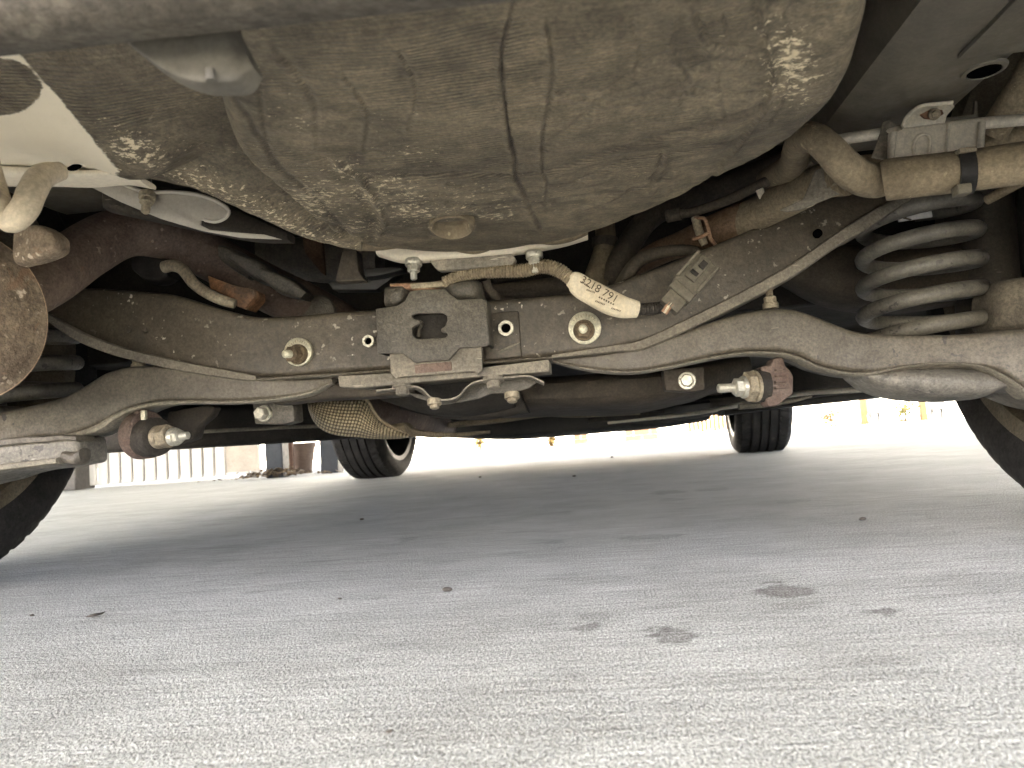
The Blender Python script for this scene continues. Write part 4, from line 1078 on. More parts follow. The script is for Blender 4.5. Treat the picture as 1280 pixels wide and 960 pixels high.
for j in range(nv - 1):
    for i in (0, 239):
        f_.append((i * nv + j, i * nv + j + 1, n0 + i * nv + j + 1, n0 + i * nv + j))
wv_ = [abs(math.sin(i / 240 * math.pi * 34)) * abs(math.sin(j / (nv - 1) * math.pi * 12)) for i in range(240) for j in range(nv)]
slv = raw('heat_sleeve', np.array(v_), f_, 'woven', 'golden tan woven wire sleeve round the exhaust', {'weave': np.array(wv_ + wv_)})
part('sleeve_edge', tube([U(455, 497, .945), U(461, 503, .945), U(467, 514, .945), U(476, 525, .95), U(490, 534, .96), U(508, 542, .97)], .0022, 8, 50), 'pipe_tan', parent=slv)
part('inner_pipe', tube([U(440, 512, 1.02), U(500, 516, 1.15), U(540, 530, 1.5), U(560, 536, 2.4)], [.03, .03, .028, .028], 20, 40), 'exhaust', parent=slv)
part('sleeve_tail', loft([(480, 533, 480, 546, 1.0, .03), (505, 528, 508, 545, 1.0, .04), (516, 536, 516, 546, 1.02, .03), (560, 541, 560, 547, 1.1, .03), (610, 538, 610, 542, 1.2, .03)], 30), 'pipe_tan', parent=slv)
# ---- sheet edge and clamp strip below the well
lip = part('floor_lip', loft([(470, 296, 470, 318, .735, .02), (500, 300, 500, 326, .73, .02), (560, 300, 560, 323, .73, .02), (640, 296, 640, 316, .73, .02), (700, 288, 700, 306, .735, .02), (735, 276, 735, 296, .74, .02)], 50), 'cream', 'strip of bare cream paint below the well')
part('coat_edge', loft([(415, 268, 415, 300, .722, .018), (450, 280, 452, 311, .722, .018), (490, 285, 492, 308, .720, .018), (530, 284, 535, 306, .720, .018), (555, 286, 560, 309, .72, .018), (590, 288, 595, 315, .72, .018), (625, 284, 630, 305, .72, .018), (660, 280, 665, 303, .72, .018), (700, 274, 702, 302, .722, .018), (735, 266, 735, 290, .726, .018)], 70, 20, 3, .004, 50), 'pipe_tan', 'ragged coated edge over the bare strip', parent=lip)
part('clamp_strip', plate([(536, 325), (640, 317), (645, 324), (640, 331), (550, 338), (545, 336)], .735, .012), 'plate_pale', 'thin steel strip', bevel=.001, parent=lip)
part('black_blade', plate([(455, 336), (500, 333), (504, 337), (470, 345), (456, 346)], .75, .02), 'tray', bevel=.001, parent=lip)
part('black_blade', plate([(410, 352), (470, 347), (500, 341), (470, 362), (416, 362)], .77, .02), 'tray', bevel=.001, parent=lip)
part('stamped_tab', plate([(428, 312), (446, 312), (448, 338), (456, 350), (418, 352), (420, 344)], .755, .02), 'under_brown', bevel=.002, parent=lip)
for (x, y, l_) in ((517, 330, 'pale'), (668, 321, 'pale')):
    part('bolt', hexbolt(U(x, y, .735), (0, -.2, -1), PX(8, .735), PX(9, .735), PX(11, .735), .002, PX(4.5, .735), PX(10, .735)), 'zinc', 'pale downward bolt under the well', parent=lip)
# ---- wiring: ribbed loom, paper tag, plug
loom = part('wiring_loom', tube([U(555, 352, .752), U(580, 343, .748), U(620, 339, .742), U(655, 338, .738), U(680, 333, .735), U(700, 339, .733), U(716, 351, .731)], [PX(6.5, .74), PX(8, .74), PX(8.5, .74), PX(8.5, .74), PX(9, .74), PX(9, .735), PX(8, .73)], 16, 150, ripple=(.09, 3)), 'pipe_tan', 'ribbed tan wiring loom')
tg = tube([U(711, 350, .732), U(718, 352, .729), U(730, 361, .727), U(745, 369, .726), U(762, 378, .726), U(778, 384, .727), U(790, 386, .729), U(797, 387, .731)], [PX(8, .73), PX(13, .73), PX(15, .73), PX(15.5, .73), PX(15.5, .73), PX(14, .73), PX(12, .73), PX(10.5, .73)], 24, 60, flat=.62)
tag_ = part('paper_tag', tg, 'tag_paper', 'cream printed tag wrapped round the loom', parent=loom)
part('wire', tube([U(790, 387, .733), U(812, 386, .736), U(830, 383, .74), U(845, 372, .745)], PX(7.5, .735), 14, 60, ripple=(.05, 3)), 'dark_rubber', 'black ribbed wire', parent=loom)
# printed code on the tag
fc = bpy.data.curves.new('code', 'FONT'); fc.body = '3218 791'; fc.size = PX(14, .72); fc.extrude = .0001; fc.align_x = 'CENTER'; fc.align_y = 'CENTER'
fo = bpy.data.objects.new('code', fc); COL.objects.link(fo)
bpy.context.view_layer.update()
dg = bpy.context.evaluated_depsgraph_get()
fm = bpy.data.meshes.new_from_object(fo.evaluated_get(dg))
bpy.data.objects.remove(fo, do_unlink=True)
a_, b_ = U(722, 346, .7145), U(778, 379, .7145)
ex_ = _n(b_ - a_); ez_ = _n(np.array([0, -.96, -.28]) - np.array([0, -.96, -.28]).dot(ex_) * ex_); ey_ = np.cross(ez_, ex_)
c_ = U(749, 362, .7128)
vv = [c_ + ex_ * q_.co[0] + ey_ * q_.co[1] + ez_ * q_.co[2] for q_ in fm.vertices]
ff = [tuple(p_.vertices) for p_ in fm.polygons]
part('printed_code', MB().add(vv, ff), 'ink', 'printed digits on the tag', 0, parent=loom)
pm = MB()
for (x0_, y0_, x1_, y1_) in ((727, 352, 738, 360), (733, 362, 744, 366), (748, 371, 768, 381), (744, 376, 756, 381), (764, 385, 776, 389)):
    a_ = U(x0_, y0_, .7135); b_ = U(x1_, y1_, .7135)
    nn = 7
    for k in range(nn):
        c2 = a_ + (b_ - a_) * (k + .5) / nn
        boxm(c2, np.linalg.norm(b_ - a_) / nn * .6, .0016, .0003, X=ex_, Y=ey_, Z=ez_, mb=pm)
part('fine_print', pm, 'ink', None, 0, parent=loom)['kind'] = 'stuff'

cx_ = _n(U(892, 322, .72) - U(836, 386, .72)); cy_ = np.cross(np.array([0, -1, 0.0]), cx_); cy_ = _n(cy_); cz_ = np.cross(cx_, cy_)
def cbox(px, py, Y, l, w_, d, name, mat, label=None, bv=.0012, parent=None):
    return part(name, boxm(U(px, py, Y), PX(l, Y), PX(w_, Y), d, X=cx_, Y=cy_, Z=cz_), mat, label, 30, bv, parent)
plug = cbox(868, 345, .725, 46, 34, .022, 'wiring_plug', 'conn', 'grey-brown plastic wiring plug', .0022)
cbox(851, 366, .722, 12, 32, .024, 'plug_collar', 'conn', parent=plug)
cbox(843, 376, .724, 24, 26, .019, 'plug_tail', 'conn', parent=plug)
cbox(873, 336, .712, 34, 15, .006, 'latch', 'conn', parent=plug)
cbox(879, 331, .7085, 10, 8, .003, 'latch_recess', 'dark_rubber', parent=plug, bv=.0003)
cbox(868, 341, .7085, 5, 10, .003, 'latch_recess', 'dark_rubber', parent=plug, bv=.0003)
for s_ in (-1, 1):
    c2 = U(872, 340, .716) + cy_ * s_ * PX(15.5, .72)
    part('side_rail', boxm(c2, PX(40, .72), PX(4, .72), .012, X=cx_, Y=cy_, Z=cz_), 'conn', None, 30, .0008, plug)
for k, m_ in enumerate(('copper', 'tag_paper', 'copper')):
    p0 = U(834 + 2.2 * k, 381 + 1.5 * k, .716)
    part('terminal_wire', tube([p0 + cx_ * .006, p0, p0 - cx_ * .006 + np.array([0, .004, -.001])], .0014, 8, 12), m_, None, parent=plug)

# ---- fuel filler plumbing on the right
fh = part('filler_hose', tube([U(1115, 218, .63), U(1095, 226, .625), U(1070, 219, .615), U(1052, 204, .605), U(1037, 187, .60), U(1021, 174, .605), U(1004, 172, .63), U(996, 186, .67), U(990, 206, .72), U(960, 226, .80)],
          [PX(20, .63), PX(21, .62), PX(21, .615), PX(20, .605), PX(19, .6), PX(18.5, .605), PX(18, .63), PX(17, .67), .0125, .0125], 24, 100), 'hose', 'dusty bent filler hose')
part('filler_sleeve', tube([U(1104, 226, .618), U(1108, 225, .617), U(1160, 219, .615), U(1220, 212, .61), U(1290, 202, .60), U(1380, 190, .6)], [PX(24, .62), PX(25, .62), PX(25, .615), PX(25, .61), PX(25.5, .6), PX(26, .6)], 26, 60), 'hose', 'thick dusty sleeve over the filler hose', parent=fh)
cl = part('hose_clamp', lathe(U(1205, 215, .61), _n(U(1290, 202, .60) - U(1160, 219, .615)), [(-.0055, .0155), (-.0055, .0172), (.0055, .0172), (.0055, .0155)], 32), 'tray', 'black hose clamp', parent=fh)
part('clamp_foot', boxm(U(1202, 238, .60), PX(16, .6), .012, PX(12, .6)), 'conn', bevel=.001, parent=fh)
part('clamp_screw', boxm(U(1206, 190, .60), PX(20, .6), .012, PX(6, .6)), 'bolt_dull', bevel=.001, parent=fh)
part('rubber_boot', loft([(1045, 200, 1045, 226, .66, .03), (1068, 194, 1068, 216, .655, .03), (1100, 192, 1100, 214, .655, .03), (1110, 198, 1110, 212, .66, .02)], 24), 'pipe_tan')
vp = part('vent_pipe', tube([U(1025, 184, .66), U(1045, 176, .655), U(1080, 170, .65), U(1120, 165, .645), U(1180, 159, .64), U(1240, 153, .635), U(1300, 148, .63)], PX(7, .645), 16, 60), 'alu', 'thin pale vent pipe')
part('rear_hose', tube([U(1210, 205, .70), U(1250, 178, .69), U(1290, 166, .68)], PX(18, .69), 18), 'pipe_tan')
part('rear_hose', tube([U(1240, 168, .68), U(1270, 120, .66), U(1300, 70, .65)], PX(17, .67), 18), 'pipe_tan')
bk = part('pipe_bracket', plate([(1111, 166), (1124, 163), (1128, 161), (1186, 153), (1190, 155), (1226, 150), (1231, 153), (1228, 192), (1196, 190), (1160, 200), (1110, 204)], .632, .003), 'alu', 'pale folded metal pipe bracket', 30, .0008)
part('fold', tube([U(1117, 166, .630), U(1113, 203, .630)], PX(4, .63), 10, 8), 'alu', parent=bk)
part('fold', tube([U(1228, 153, .630), U(1225, 188, .630)], PX(4, .63), 10, 8), 'alu', parent=bk)
part('fold', tube([U(1186, 155, .631), U(1182, 196, .631)], PX(2.2, .63), 8, 8), 'alu', parent=bk)
sl_ = [U(1142 + 1.5, 196, .6305), U(1143, 180, .6305), U(1147, 171, .6305), U(1155, 168, .6305), U(1162, 171, .6305), U(1163, 180, .6305), U(1161, 195, .6305)]
part('pressed_loop', tube(sl_, PX(2.2, .63), 8, 50), 'alu', parent=bk)
part('tab', plate([(1128, 160), (1131, 152), (1150, 132), (1190, 128), (1194, 133), (1184, 144), (1182, 153)], .634, .003), 'alu', bevel=.0008, parent=bk)
part('tab_edge', tube([U(1128, 158, .632), U(1134, 146, .632), U(1150, 133, .632), U(1170, 130, .632), U(1191, 128, .632)], PX(2.4, .63), 8, 30), 'alu', parent=bk)
part('rust_stain', plate([(1150, 143), (1164, 136), (1178, 137), (1180, 142), (1168, 149), (1156, 148)], .6325, .002), 'bracket_rust', bevel=.0004, parent=bk)
part('bolt', hexbolt(U(1168, 143, .632), (0, -1, -.4), PX(5, .63), .003, PX(7, .63), .001), 'bolt_dull', parent=bk)
part('side_wing', plate([(1104, 152), (1112, 150), (1122, 156), (1128, 156), (1118, 166), (1110, 200), (1090, 196), (1098, 175)], .642, .003), 'plate_pale', bevel=.0006, parent=bk)
part('bracket_ledge', plate([(1183, 150), (1220, 146), (1222, 148), (1222, 127), (1219, 126), (1218, 143), (1184, 147)], .66, .004), 'rail', parent=bk)
fp = part('filler_pipe', tube([U(1060, 222, .70), U(1030, 226, .72), U(990, 246, .76), U(940, 270, .81), U(900, 289, .84), U(880, 298, .855)], [PX(22, .7), PX(22, .72), PX(22, .76), PX(21, .81), PX(21, .84), PX(20, .85)], 24, 50), 'pipe_tan', 'long tan filler pipe')
part('rusty_neck', tube([U(936, 270, .815), U(900, 288, .838), U(880, 297, .85), U(850, 306, .87), U(820, 318, .89), U(790, 335, .91)], [PX(22, .81), PX(22.5, .84), PX(22, .85), PX(16, .87), PX(15, .89), PX(13, .91)], 24, 60), 'pipe_rust', 'rusty brown neck of the filler pipe', parent=fp)
part('pipe_shoulder', plate([(1020, 212), (1030, 208), (1062, 236), (1050, 242), (1000, 262), (985, 264), (975, 262), (1005, 248)], .70, .004), 'plate_pale', bevel=.001, parent=fp)
part('pale_clip', tube([U(990, 260, .715), U(1000, 255, .712), U(1012, 255, .712), U(1024, 249, .714)], [PX(4, .71), PX(5, .71), PX(4, .71), PX(2, .71)], 10, 20), 'tag_paper', parent=fp)
part('pale_clip', plate([(981, 220), (990, 216), (996, 224), (987, 229)], .745, .003), 'white_paper', bevel=.0005, parent=fp)
part('pale_clip', plate([(945, 238), (954, 234), (958, 246), (950, 249)], .775, .003), 'alu', bevel=.0005, parent=fp)
part('dark_line', tube([U(1020, 198, .70), U(985, 214, .74), U(950, 231, .78), U(910, 250, .81), U(870, 264, .83), U(845, 268, .84)], PX(6.5, .77), 14, 50), 'hose_dark', 'thin dark fuel line', parent=fp)
part('line_end', tube([U(852, 267, .838), U(834, 270, .845)], [PX(8, .84), PX(8.5, .84)], 14, 6), 'hose_dark', parent=fp)
# worm clamp on the neck
wc = part('worm_clamp', tube([U(869, 272, .825), U(874, 290, .822), U(881, 306, .822)], [PX(5.5, .825), PX(5.5, .825), PX(4.5, .825)], 12, 12), 'bolt_dull', 'small rusty hose clamp above the plug')
part('band', tube([U(868, 273, .822), U(880, 273, .818), U(885, 285, .816), U(888, 297, .818)], PX(2.2, .82), 8, 24), 'copper', parent=wc)
part('band', tube([U(866, 299, .816), U(876, 296, .812), U(886, 292, .814), U(888, 298, .816), U(894, 306, .82)], PX(2.4, .82), 8, 24), 'copper', parent=wc)
# rubber hoses over the beam
part('fuel_hose', tube([U(762, 352, .90), U(776, 325, .895), U(790, 300, .90), U(812, 272, .91), U(850, 250, .92), U(900, 232, .93), U(960, 212, .92), U(1000, 196, .9)], PX(15, .91), 20, 70), 'hose_dark', 'dark arching rubber fuel hose')
part('fuel_hose', tube([U(755, 275, .93), U(757, 300, .92), U(753, 325, .91), U(745, 350, .90), U(740, 370, .91)], [PX(13, .92), PX(13, .92), PX(15, .91), PX(16, .9), PX(16, .9)], 18, 50), 'hose', 'short upright brown hose')
part('hose_band', lathe(U(756, 304, .918), (0.08, 0, 1), [(-.006, .0135), (-.006, .0155), (.006, .0155), (.006, .0135)], 24), 'hose_dark')
part('flat_hose', tube([U(772, 365, .86), U(783, 345, .85), U(800, 325, .845), U(830, 315, .84), U(862, 313, .83), U(880, 318, .82)], [PX(9, .86), PX(9, .85), PX(9, .845), PX(8, .84), PX(7, .83), PX(6, .82)], 14, 50), 'hose_dark', 'thin dark hose running to the plug')
part('side_rod', tube([U(1234, 250, .80), U(1260, 236, .78), U(1300, 215, .76)], PX(6, .79), 12), 'pipe_tan')

part('tunnel_shield', loft([(320, 296, 322, 330, 1.0, .05), (370, 294, 372, 345, 1.0, .06), (420, 300, 420, 348, 1.0, .06), (470, 304, 470, 340, 1.0, .05)], 40, 24, 3, .004, 20), 'arm', 'dull grey tunnel shield above the exhaust')
part('tunnel_stripe', loft([(378, 296, 382, 318, .992, .01), (392, 297, 400, 340, .99, .012), (402, 299, 406, 344, .992, .01)], 20, 16, 3), 'pipe_rust')
part('round_cover', lathe(U(396, 392, .90), (0, -1, .1), [(-.01, .022), (0, .024), (.002, .022), (.003, .01)], 30), 'plate')
part('upper_brace', loft([(560, 356, 560, 376, .92, .05), (640, 350, 640, 372, .92, .06), (720, 342, 722, 366, .93, .06), (770, 338, 770, 356, .95, .05)], 30, 20, 3), 'under_brown')
part('harness_branch', tube([U(606, 348, .78), U(612, 362, .79), U(622, 372, .80), U(640, 376, .83)], [PX(6, .78)] * 4, 10, 24), 'hose_dark')
# ---- right body rail with a black disc as its oval drain hole
def rail_box(xa, xb, za, zb, ya, yb):
    return boxm(((xa + xb) / 2, (ya + yb) / 2, (za + zb) / 2), xb - xa, yb - ya, zb - za)
pA = U(1223, 124, .64); pB = UZ(1150, 0, pA[2])
rl = part('body_rail', rail_box(pB[0], pA[0], pA[2], .56, .20, .76), 'rail', 'smooth dark body rail at the upper right', bevel=.022)
for e in rl.data.polygons: pass
hc = UZ(1230, 88, pA[2])
part('hole_rim', lathe((hc[0], hc[1], pA[2] + .001), (0, 0, -1), [(0, .0165), (.0018, .0155), (.0024, .0125), (.001, .0118)], 32, squash=(1.0, .95)), 'rail', parent=rl)
part('drain_hole_shade', lathe((hc[0], hc[1], pA[2] + .001), (0, 0, -1), [(0, .0112), (.0022, .0112)], 28), 'hole_shade', parent=rl)  # shade of the hole put in as a black disc
ov = UZ(1280, 60, pA[2])
part('overlap_sheet', boxm((pA[0] - .03, ov[1] - .1, pA[2] - .001), .05, .2, .004), 'rail', bevel=.001, parent=rl)
part('rail_flange', boxm((pB[0] - .035, .45, pA[2] + .06), .05, .5, .004), 'under', bevel=.001, parent=rl)
rl2 = part('body_rail', rail_box(2 * CX - pA[0], 2 * CX - pB[0], pA[2] + .02, .56, .20, .76), 'rail', None, bevel=.022)

# ---- rear bumper lip and tow tab in the near foreground
bl_ = []
for k in range(41):
    x = CX + .84 * (k - 20) / 20
    bend = .10 * abs((k - 20) / 20) ** 3
    bl_.append((x, .235 + bend))
prf = [(.000, 0), (-.012, .004), (-.030, .023), (-.045, .068), (-.06, .138), (-.065, .208), (-.06, .298), (.02, .298), (.02, .208), (.025, .068), (.02, .006)]
b1, b2 = U(0, 50, .235), U(490, -4, .235)
v_ = []; f_ = []
for (x, y) in bl_:
    zl = b1[2] + (b2[2] - b1[2]) * min(max((x - b1[0]) / (b2[0] - b1[0]), -2.0), 1.6)
    for (dy, z) in prf:
        v_.append((x, y + dy, z + zl))
m_ = len(prf)
for k in range(40):
    for i in range(m_):
        f_.append((k * m_ + i, k * m_ + (i + 1) % m_, (k + 1) * m_ + (i + 1) % m_, (k + 1) * m_ + i))
f_ += [tuple(range(m_)), tuple(range(40 * m_, 41 * m_))]
bmp_ = part('rear_bumper', MB().add(v_, f_), 'bumper', 'blurred grey lower lip of the rear bumper', 50)
part('tow_tab', loft([(146, 20, 150, 46, .262, .012), (165, 12, 174, 66, .262, .014), (195, 10, 205, 88, .262, .014), (232, 10, 240, 102, .262, .014), (262, 8, 275, 104, .262, .014), (280, 8, 300, 100, .264, .014), (278, 8, 318, 86, .268, .010)], 40, 32, 12, .0006, 40), 'bumper_tab', 'pale grey tab hanging from the bumper', parent=bmp_)
part('tab_stud', tube([U(262, 86, .2595), U(264, 101, .2595)], [.0017, .002], 12, 8), 'bumper_tab', parent=bmp_)

# ---- underbody sheets behind everything
def sheet(name, x0, x1, y0, y1, z, mat, label=None, amp=.012, t=.02):
    nx, ny = 40, 40
    X_, Y_ = np.meshgrid(np.linspace(x0, x1, nx), np.linspace(y0, y1, ny))
    P_ = np.stack([X_.ravel(), Y_.ravel(), np.full(nx * ny, z)], 1)
    P_[:, 2] += fbm(P_ * 5, 3) * amp + amp * .4 * np.sign(np.sin(P_[:, 0] * 38)) * (amp > .005)
    n_ = nx * ny
    v = np.vstack([P_, P_ + [0, 0, t]])
    f = [(j * nx + i, j * nx + i + 1, (j + 1) * nx + i + 1, (j + 1) * nx + i) for j in range(ny - 1) for i in range(nx - 1)]
    f += [tuple(q_ + n_ for q_ in reversed(fc_)) for fc_ in f]
    for i in range(nx - 1):
        f += [(i, i + 1, n_ + i + 1, n_ + i), ((ny - 1) * nx + i, (ny - 1) * nx + i + 1, n_ + (ny - 1) * nx + i + 1, n_ + (ny - 1) * nx + i)]
    for j in range(ny - 1):
        f += [(j * nx, (j + 1) * nx, n_ + (j + 1) * nx, n_ + j * nx), (j * nx + nx - 1, (j + 1) * nx + nx - 1, n_ + (j + 1) * nx + nx - 1, n_ + j * nx + nx - 1)]
    return part(name, MB().add(v, f), mat, label, 50)
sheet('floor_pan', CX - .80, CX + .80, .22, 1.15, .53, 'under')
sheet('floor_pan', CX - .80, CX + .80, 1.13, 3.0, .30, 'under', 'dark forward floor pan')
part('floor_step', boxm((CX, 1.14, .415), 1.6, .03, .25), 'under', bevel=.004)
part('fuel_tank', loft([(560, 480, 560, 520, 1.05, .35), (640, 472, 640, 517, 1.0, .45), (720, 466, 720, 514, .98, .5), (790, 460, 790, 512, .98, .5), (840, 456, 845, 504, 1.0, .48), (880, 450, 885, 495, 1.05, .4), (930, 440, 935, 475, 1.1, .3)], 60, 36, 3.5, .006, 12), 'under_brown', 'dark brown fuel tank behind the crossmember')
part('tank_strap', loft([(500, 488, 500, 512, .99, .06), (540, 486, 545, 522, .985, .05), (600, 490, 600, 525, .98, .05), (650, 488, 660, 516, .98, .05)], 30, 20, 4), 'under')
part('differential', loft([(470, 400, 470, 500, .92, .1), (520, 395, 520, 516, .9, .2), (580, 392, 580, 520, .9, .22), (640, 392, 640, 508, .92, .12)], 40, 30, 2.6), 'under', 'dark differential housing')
for (a_, b_, y0_) in ((-1, .78, 'l'), (1, .78, 'r')):
    part('side_sill', boxm((CX + a_ * b_, 2.1, .265), .10, 1.75, .09), 'tray', bevel=.012)
# long front undertray and its seams
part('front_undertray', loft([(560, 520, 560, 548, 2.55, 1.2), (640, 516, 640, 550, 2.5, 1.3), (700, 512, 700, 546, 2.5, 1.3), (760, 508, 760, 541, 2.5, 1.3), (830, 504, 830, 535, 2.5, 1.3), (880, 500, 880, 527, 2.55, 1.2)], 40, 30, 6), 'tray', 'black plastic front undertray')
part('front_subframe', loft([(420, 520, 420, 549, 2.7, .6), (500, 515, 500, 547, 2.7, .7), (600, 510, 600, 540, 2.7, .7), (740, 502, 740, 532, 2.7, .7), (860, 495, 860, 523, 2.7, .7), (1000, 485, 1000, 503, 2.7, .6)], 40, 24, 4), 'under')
ft = part('fuel_lines', tube([U(1090, 486, 1.3), U(1000, 492, 1.5), U(930, 505, 1.9), U(860, 518, 2.4), U(760, 528, 2.5)], [.005, .005, .006, .006, .006], 10, 60), 'alu', 'pale lines along the underbody')
part('tunnel_brace', loft([(560, 528, 560, 535, 1.5, .05), (620, 519, 620, 529, 1.5, .05), (680, 512, 680, 521, 1.5, .05), (720, 517, 720, 522, 1.5, .05), (800, 514, 800, 518, 1.5, .05)], 40, 16, 4), 'pipe_tan')
part('tray_bracket', loft([(735, 524, 735, 530, 2.2, .05), (760, 515, 760, 527, 2.2, .06), (790, 514, 790, 524, 2.2, .06), (830, 514, 830, 519, 2.2, .05)], 24, 16, 3), 'under')
part('tray_lip', loft([(905, 512, 905, 520, 1.8, .1), (960, 506, 960, 513, 1.8, .1), (1010, 496, 1010, 507, 1.8, .1), (1060, 490, 1060, 502, 1.8, .1), (1110, 484, 1110, 496, 1.8, .1)], 30, 16, 4), 'tray', 'shiny black sill edge right of the front tyre')
part('silver_trim', loft([(925, 505, 925, 512, 1.6, .03), (960, 502, 960, 509, 1.6, .03), (990, 498, 990, 504, 1.6, .03), (1015, 493, 1015, 497, 1.6, .02)], 24, 12, 3), 'plate_pale')
part('dark_filler', loft([(60, 520, 60, 572, 1.5, .1), (100, 515, 100, 568, 1.5, .1), (200, 510, 200, 563, 1.5, .1), (300, 505, 300, 557, 1.55, .1), (400, 500, 400, 551, 1.6, .1), (440, 500, 440, 547, 1.7, .1)], 30, 24, 6), 'under', 'dark underbody edge with added filler on the left')  # dark underbody edge, made taller to cover a bright gap
part('dark_filler', loft([(960, 462, 960, 500, 1.75, .1), (1010, 455, 1010, 498, 1.7, .1), (1060, 450, 1060, 492, 1.7, .1), (1120, 440, 1120, 487, 1.7, .1), (1200, 430, 1200, 480, 1.7, .1)], 30, 24, 6), 'under', 'added dark filler panel on the right')  # added dark panel, hides the bright gap under the arm
part('bright_line', tube([U(230, 541, 1.4), U(320, 536, 1.4), U(390, 533, 1.45), U(430, 534, 1.5)], .0035, 10, 30), 'plate_pale')

# ---- wheels
def wheel_meshes():
    W = .205; Rt = .318
    prof_ = [(-.094, .234), (-.105, .248), (-.111, .268), (-.108, .290), (-.100, .304), (-.090, .3125)]
    ribs = [(-.088, -.056), (-.046, -.021), (-.012, .012), (.021, .046), (.056, .088)]
    for a, b in ribs:
        h_ = .318 if abs(a + b) < .1 else .316
        if prof_[-1][0] > -.08: prof_ += [(a - .0008, .3095)]
        prof_ += [(a, h_)] + [(a + (b - a) * t, h_ + .0004) for t in (.25, .5, .75)] + [(b, h_)]
        if b < .08: prof_ += [(b + .0008, .3095)]
    prof_ += [(.090, .3125), (.100, .304), (.108, .290), (.111, .268), (.105, .248), (.094, .234)]
    SEG = 360
    v = []; f = []
    n_ = len(prof_)
    for i in range(SEG):
        a = 2 * math.pi * i / SEG
        for (x, r) in prof_:
            rr = r
            if r > .314:
                sh = i + int(abs(x) * 90)
                if abs(x) > .055 and sh % 6 == 0: rr -= .0045
                elif .02 < abs(x) < .047 and sh % 10 < 1: rr -= .003
            elif .28 < r < .311 and abs(x) > .098 and i % 6 == 0: rr -= .0015
            v.append((x, rr * math.sin(a), rr * math.cos(a)))
    for i in range(SEG):
        j = (i + 1) % SEG
        for k in range(n_ - 1):
            f.append((i * n_ + k, i * n_ + k + 1, j * n_ + k + 1, j * n_ + k))
    tm = MB().add(v, f)
    # rim barrel (open on the inner side) and spoked face
    rm = lathe((0, 0, 0), (1, 0, 0), [(-.100, .228), (-.104, .247), (-.100, .248), (-.096, .236), (-.085, .23), (-.03, .212), (.05, .212), (.09, .23), (.098, .24), (.102, .247)], 64)
    rm.f = rm.f[:-2]
    inner = lathe((0, 0, 0), (1, 0, 0), [(-.100, .228), (-.09, .222), (-.03, .204), (.05, .204), (.07, .2), (.072, .06), (.05, .055), (.045, .0)], 64)
    inner.f = inner.f[:-2]
    return tm, rm, inner
tm, rm, inn = wheel_meshes()
protos = {}
def wheel(x, y, steer, flip, rimmat, label):
    # local frame: inner side is -X of the mesh; flip for the left-hand side
    e = empty('wheel', (x, y, .317), car)
    e['label'] = label
    e.rotation_euler = (0, 0, (math.pi if flip else 0) + steer)
    for nm, mb_, mt in (('tyre', tm, 'tyre'), ('rim', rm, rimmat), ('wheel_disc', inn, rimmat)):
        key = (nm, mt)
        if key not in protos:
            o_ = build(nm, mb_, mt, None, 35); protos[key] = o_
        else:
            o_ = protos[key].copy(); COL.objects.link(o_)
        o_.parent = e
        o_.matrix_parent_inverse = Matrix.Identity(4)
    h_ = build('hub', lathe((0, 0, 0), (1, 0, 0), [(-.06, .03), (-.055, .14), (-.045, .145), (-.04, .08), (.05, .07)], 40), 'under_brown', None)
    h_.parent = e
    return e
TR = .775
wheel(CX - TR, AXLE_R, 0, True, 'rim', 'left rear wheel with dusty inner rim')
wheel(CX + TR - .07, AXLE_R, 0, False, 'rim', 'right rear wheel with dusty inner rim')
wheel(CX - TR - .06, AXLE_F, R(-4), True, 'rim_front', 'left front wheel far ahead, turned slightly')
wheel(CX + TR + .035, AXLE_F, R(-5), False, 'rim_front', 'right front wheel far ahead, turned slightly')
for s_ in (-1, 1):
    # wheel arch liners
    v_ = []; f_ = []
    for yy in (AXLE_R, AXLE_F):
        k0 = len(v_)
        for i in range(25):
            a = math.pi * i / 24
            for (rr, xx) in ((.385, .64), (.385, .86), (.40, .86), (.40, .64)):
                v_.append((CX + s_ * xx, yy + rr * math.cos(a), .33 + rr * math.sin(a)))
        for i in range(24):
            for j in range(4):
                f_.append((k0 + i * 4 + j, k0 + i * 4 + (j + 1) % 4, k0 + i * 4 + 4 + (j + 1) % 4, k0 + i * 4 + 4 + j))
    part('arch_liner', MB().add(v_, f_), 'tray')

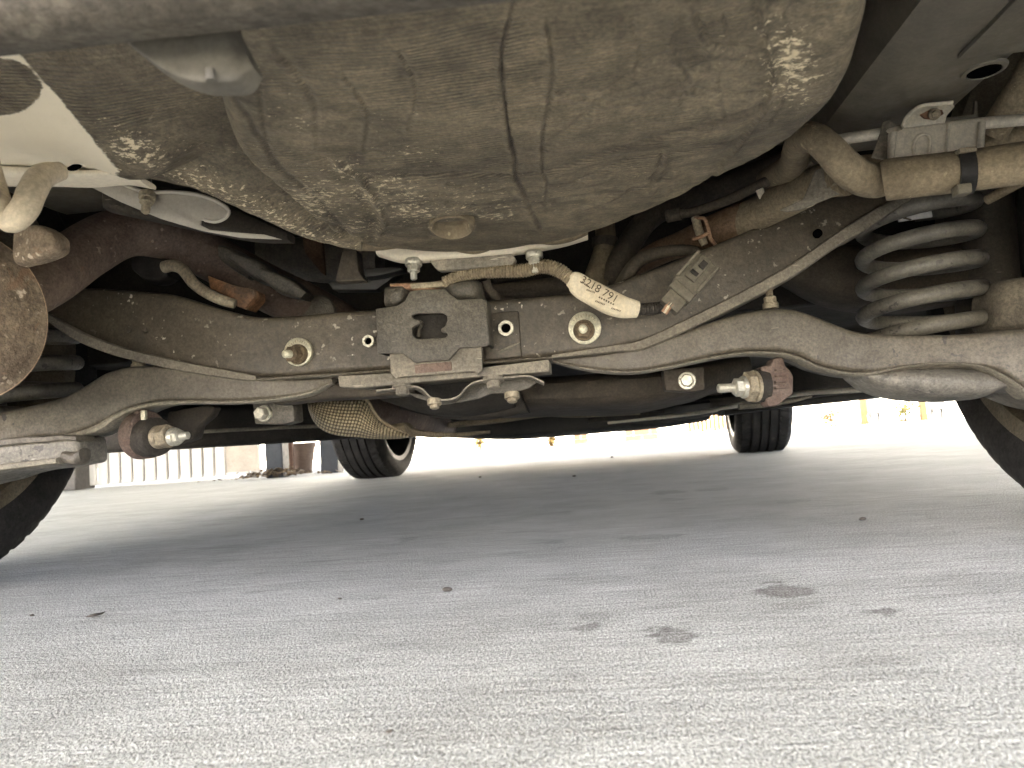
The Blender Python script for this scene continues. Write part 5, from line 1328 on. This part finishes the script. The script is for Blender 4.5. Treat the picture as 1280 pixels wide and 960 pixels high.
# ---- body shell (above the frame, it shades the ground)
side = [(.20, .56), (.21, .82), (.30, 1.02), (.46, 1.40), (.60, 1.49), (1.4, 1.54), (2.2, 1.50), (2.95, 1.05), (3.75, .92), (4.12, .78), (4.20, .55), (4.18, .25), (3.95, .20)]
lower = [(3.75, .24), (3.72, .40), (3.62, .58), (3.45, .69), (3.24, .69), (3.06, .58), (2.96, .40), (2.94, .23), (1.28, .23), (1.25, .40), (1.14, .58), (.96, .69), (.76, .69), (.58, .58), (.48, .42), (.44, .34), (.25, .33)]
for s_ in (-1, 1):
    P_ = [(CX + s_ * .86, y, z) for y, z in side + lower] + [(CX + s_ * .90, y, z) for y, z in side + lower]
    n_ = len(side + lower)
    f_ = [tuple(range(n_)), tuple(range(2 * n_ - 1, n_ - 1, -1))] + [(i, (i + 1) % n_, n_ + (i + 1) % n_, n_ + i) for i in range(n_)]
    o_ = part('body_side', MB().add(P_, f_), 'paint', None, 30)
    wn_ = [(.62, 1.08), (.74, 1.38), (1.4, 1.42), (2.1, 1.38), (2.7, 1.06)]
    P_ = [(CX + s_ * .895, y, z) for y, z in wn_] + [(CX + s_ * .905, y, z) for y, z in wn_]
    f_ = [tuple(range(5)), tuple(range(9, 4, -1))] + [(i, (i + 1) % 5, 5 + (i + 1) % 5, 5 + i) for i in range(5)]
    part('side_window', MB().add(P_, f_), 'glass_dark', None, 0, parent=o_)
v_ = []; f_ = []
for (y, z) in side:
    cy, cz = (2.2 - y) * .02, (.8 - z) * .02
    v_ += [(CX - .86, y, z), (CX + .86, y, z), (CX + .86, y + cy, z + cz - .005), (CX - .86, y + cy, z + cz - .005)]
for k in range(len(side) - 1):
    for i in range(4):
        f_.append((k * 4 + i, k * 4 + (i + 1) % 4, k * 4 + 4 + (i + 1) % 4, k * 4 + 4 + i))
k = (len(side) - 1) * 4
f_ += [(0, 1, 2, 3), (k, k + 1, k + 2, k + 3)]
part('body_top', MB().add(v_, f_), 'paint', None, 30)
bpy.context.view_layer.update()
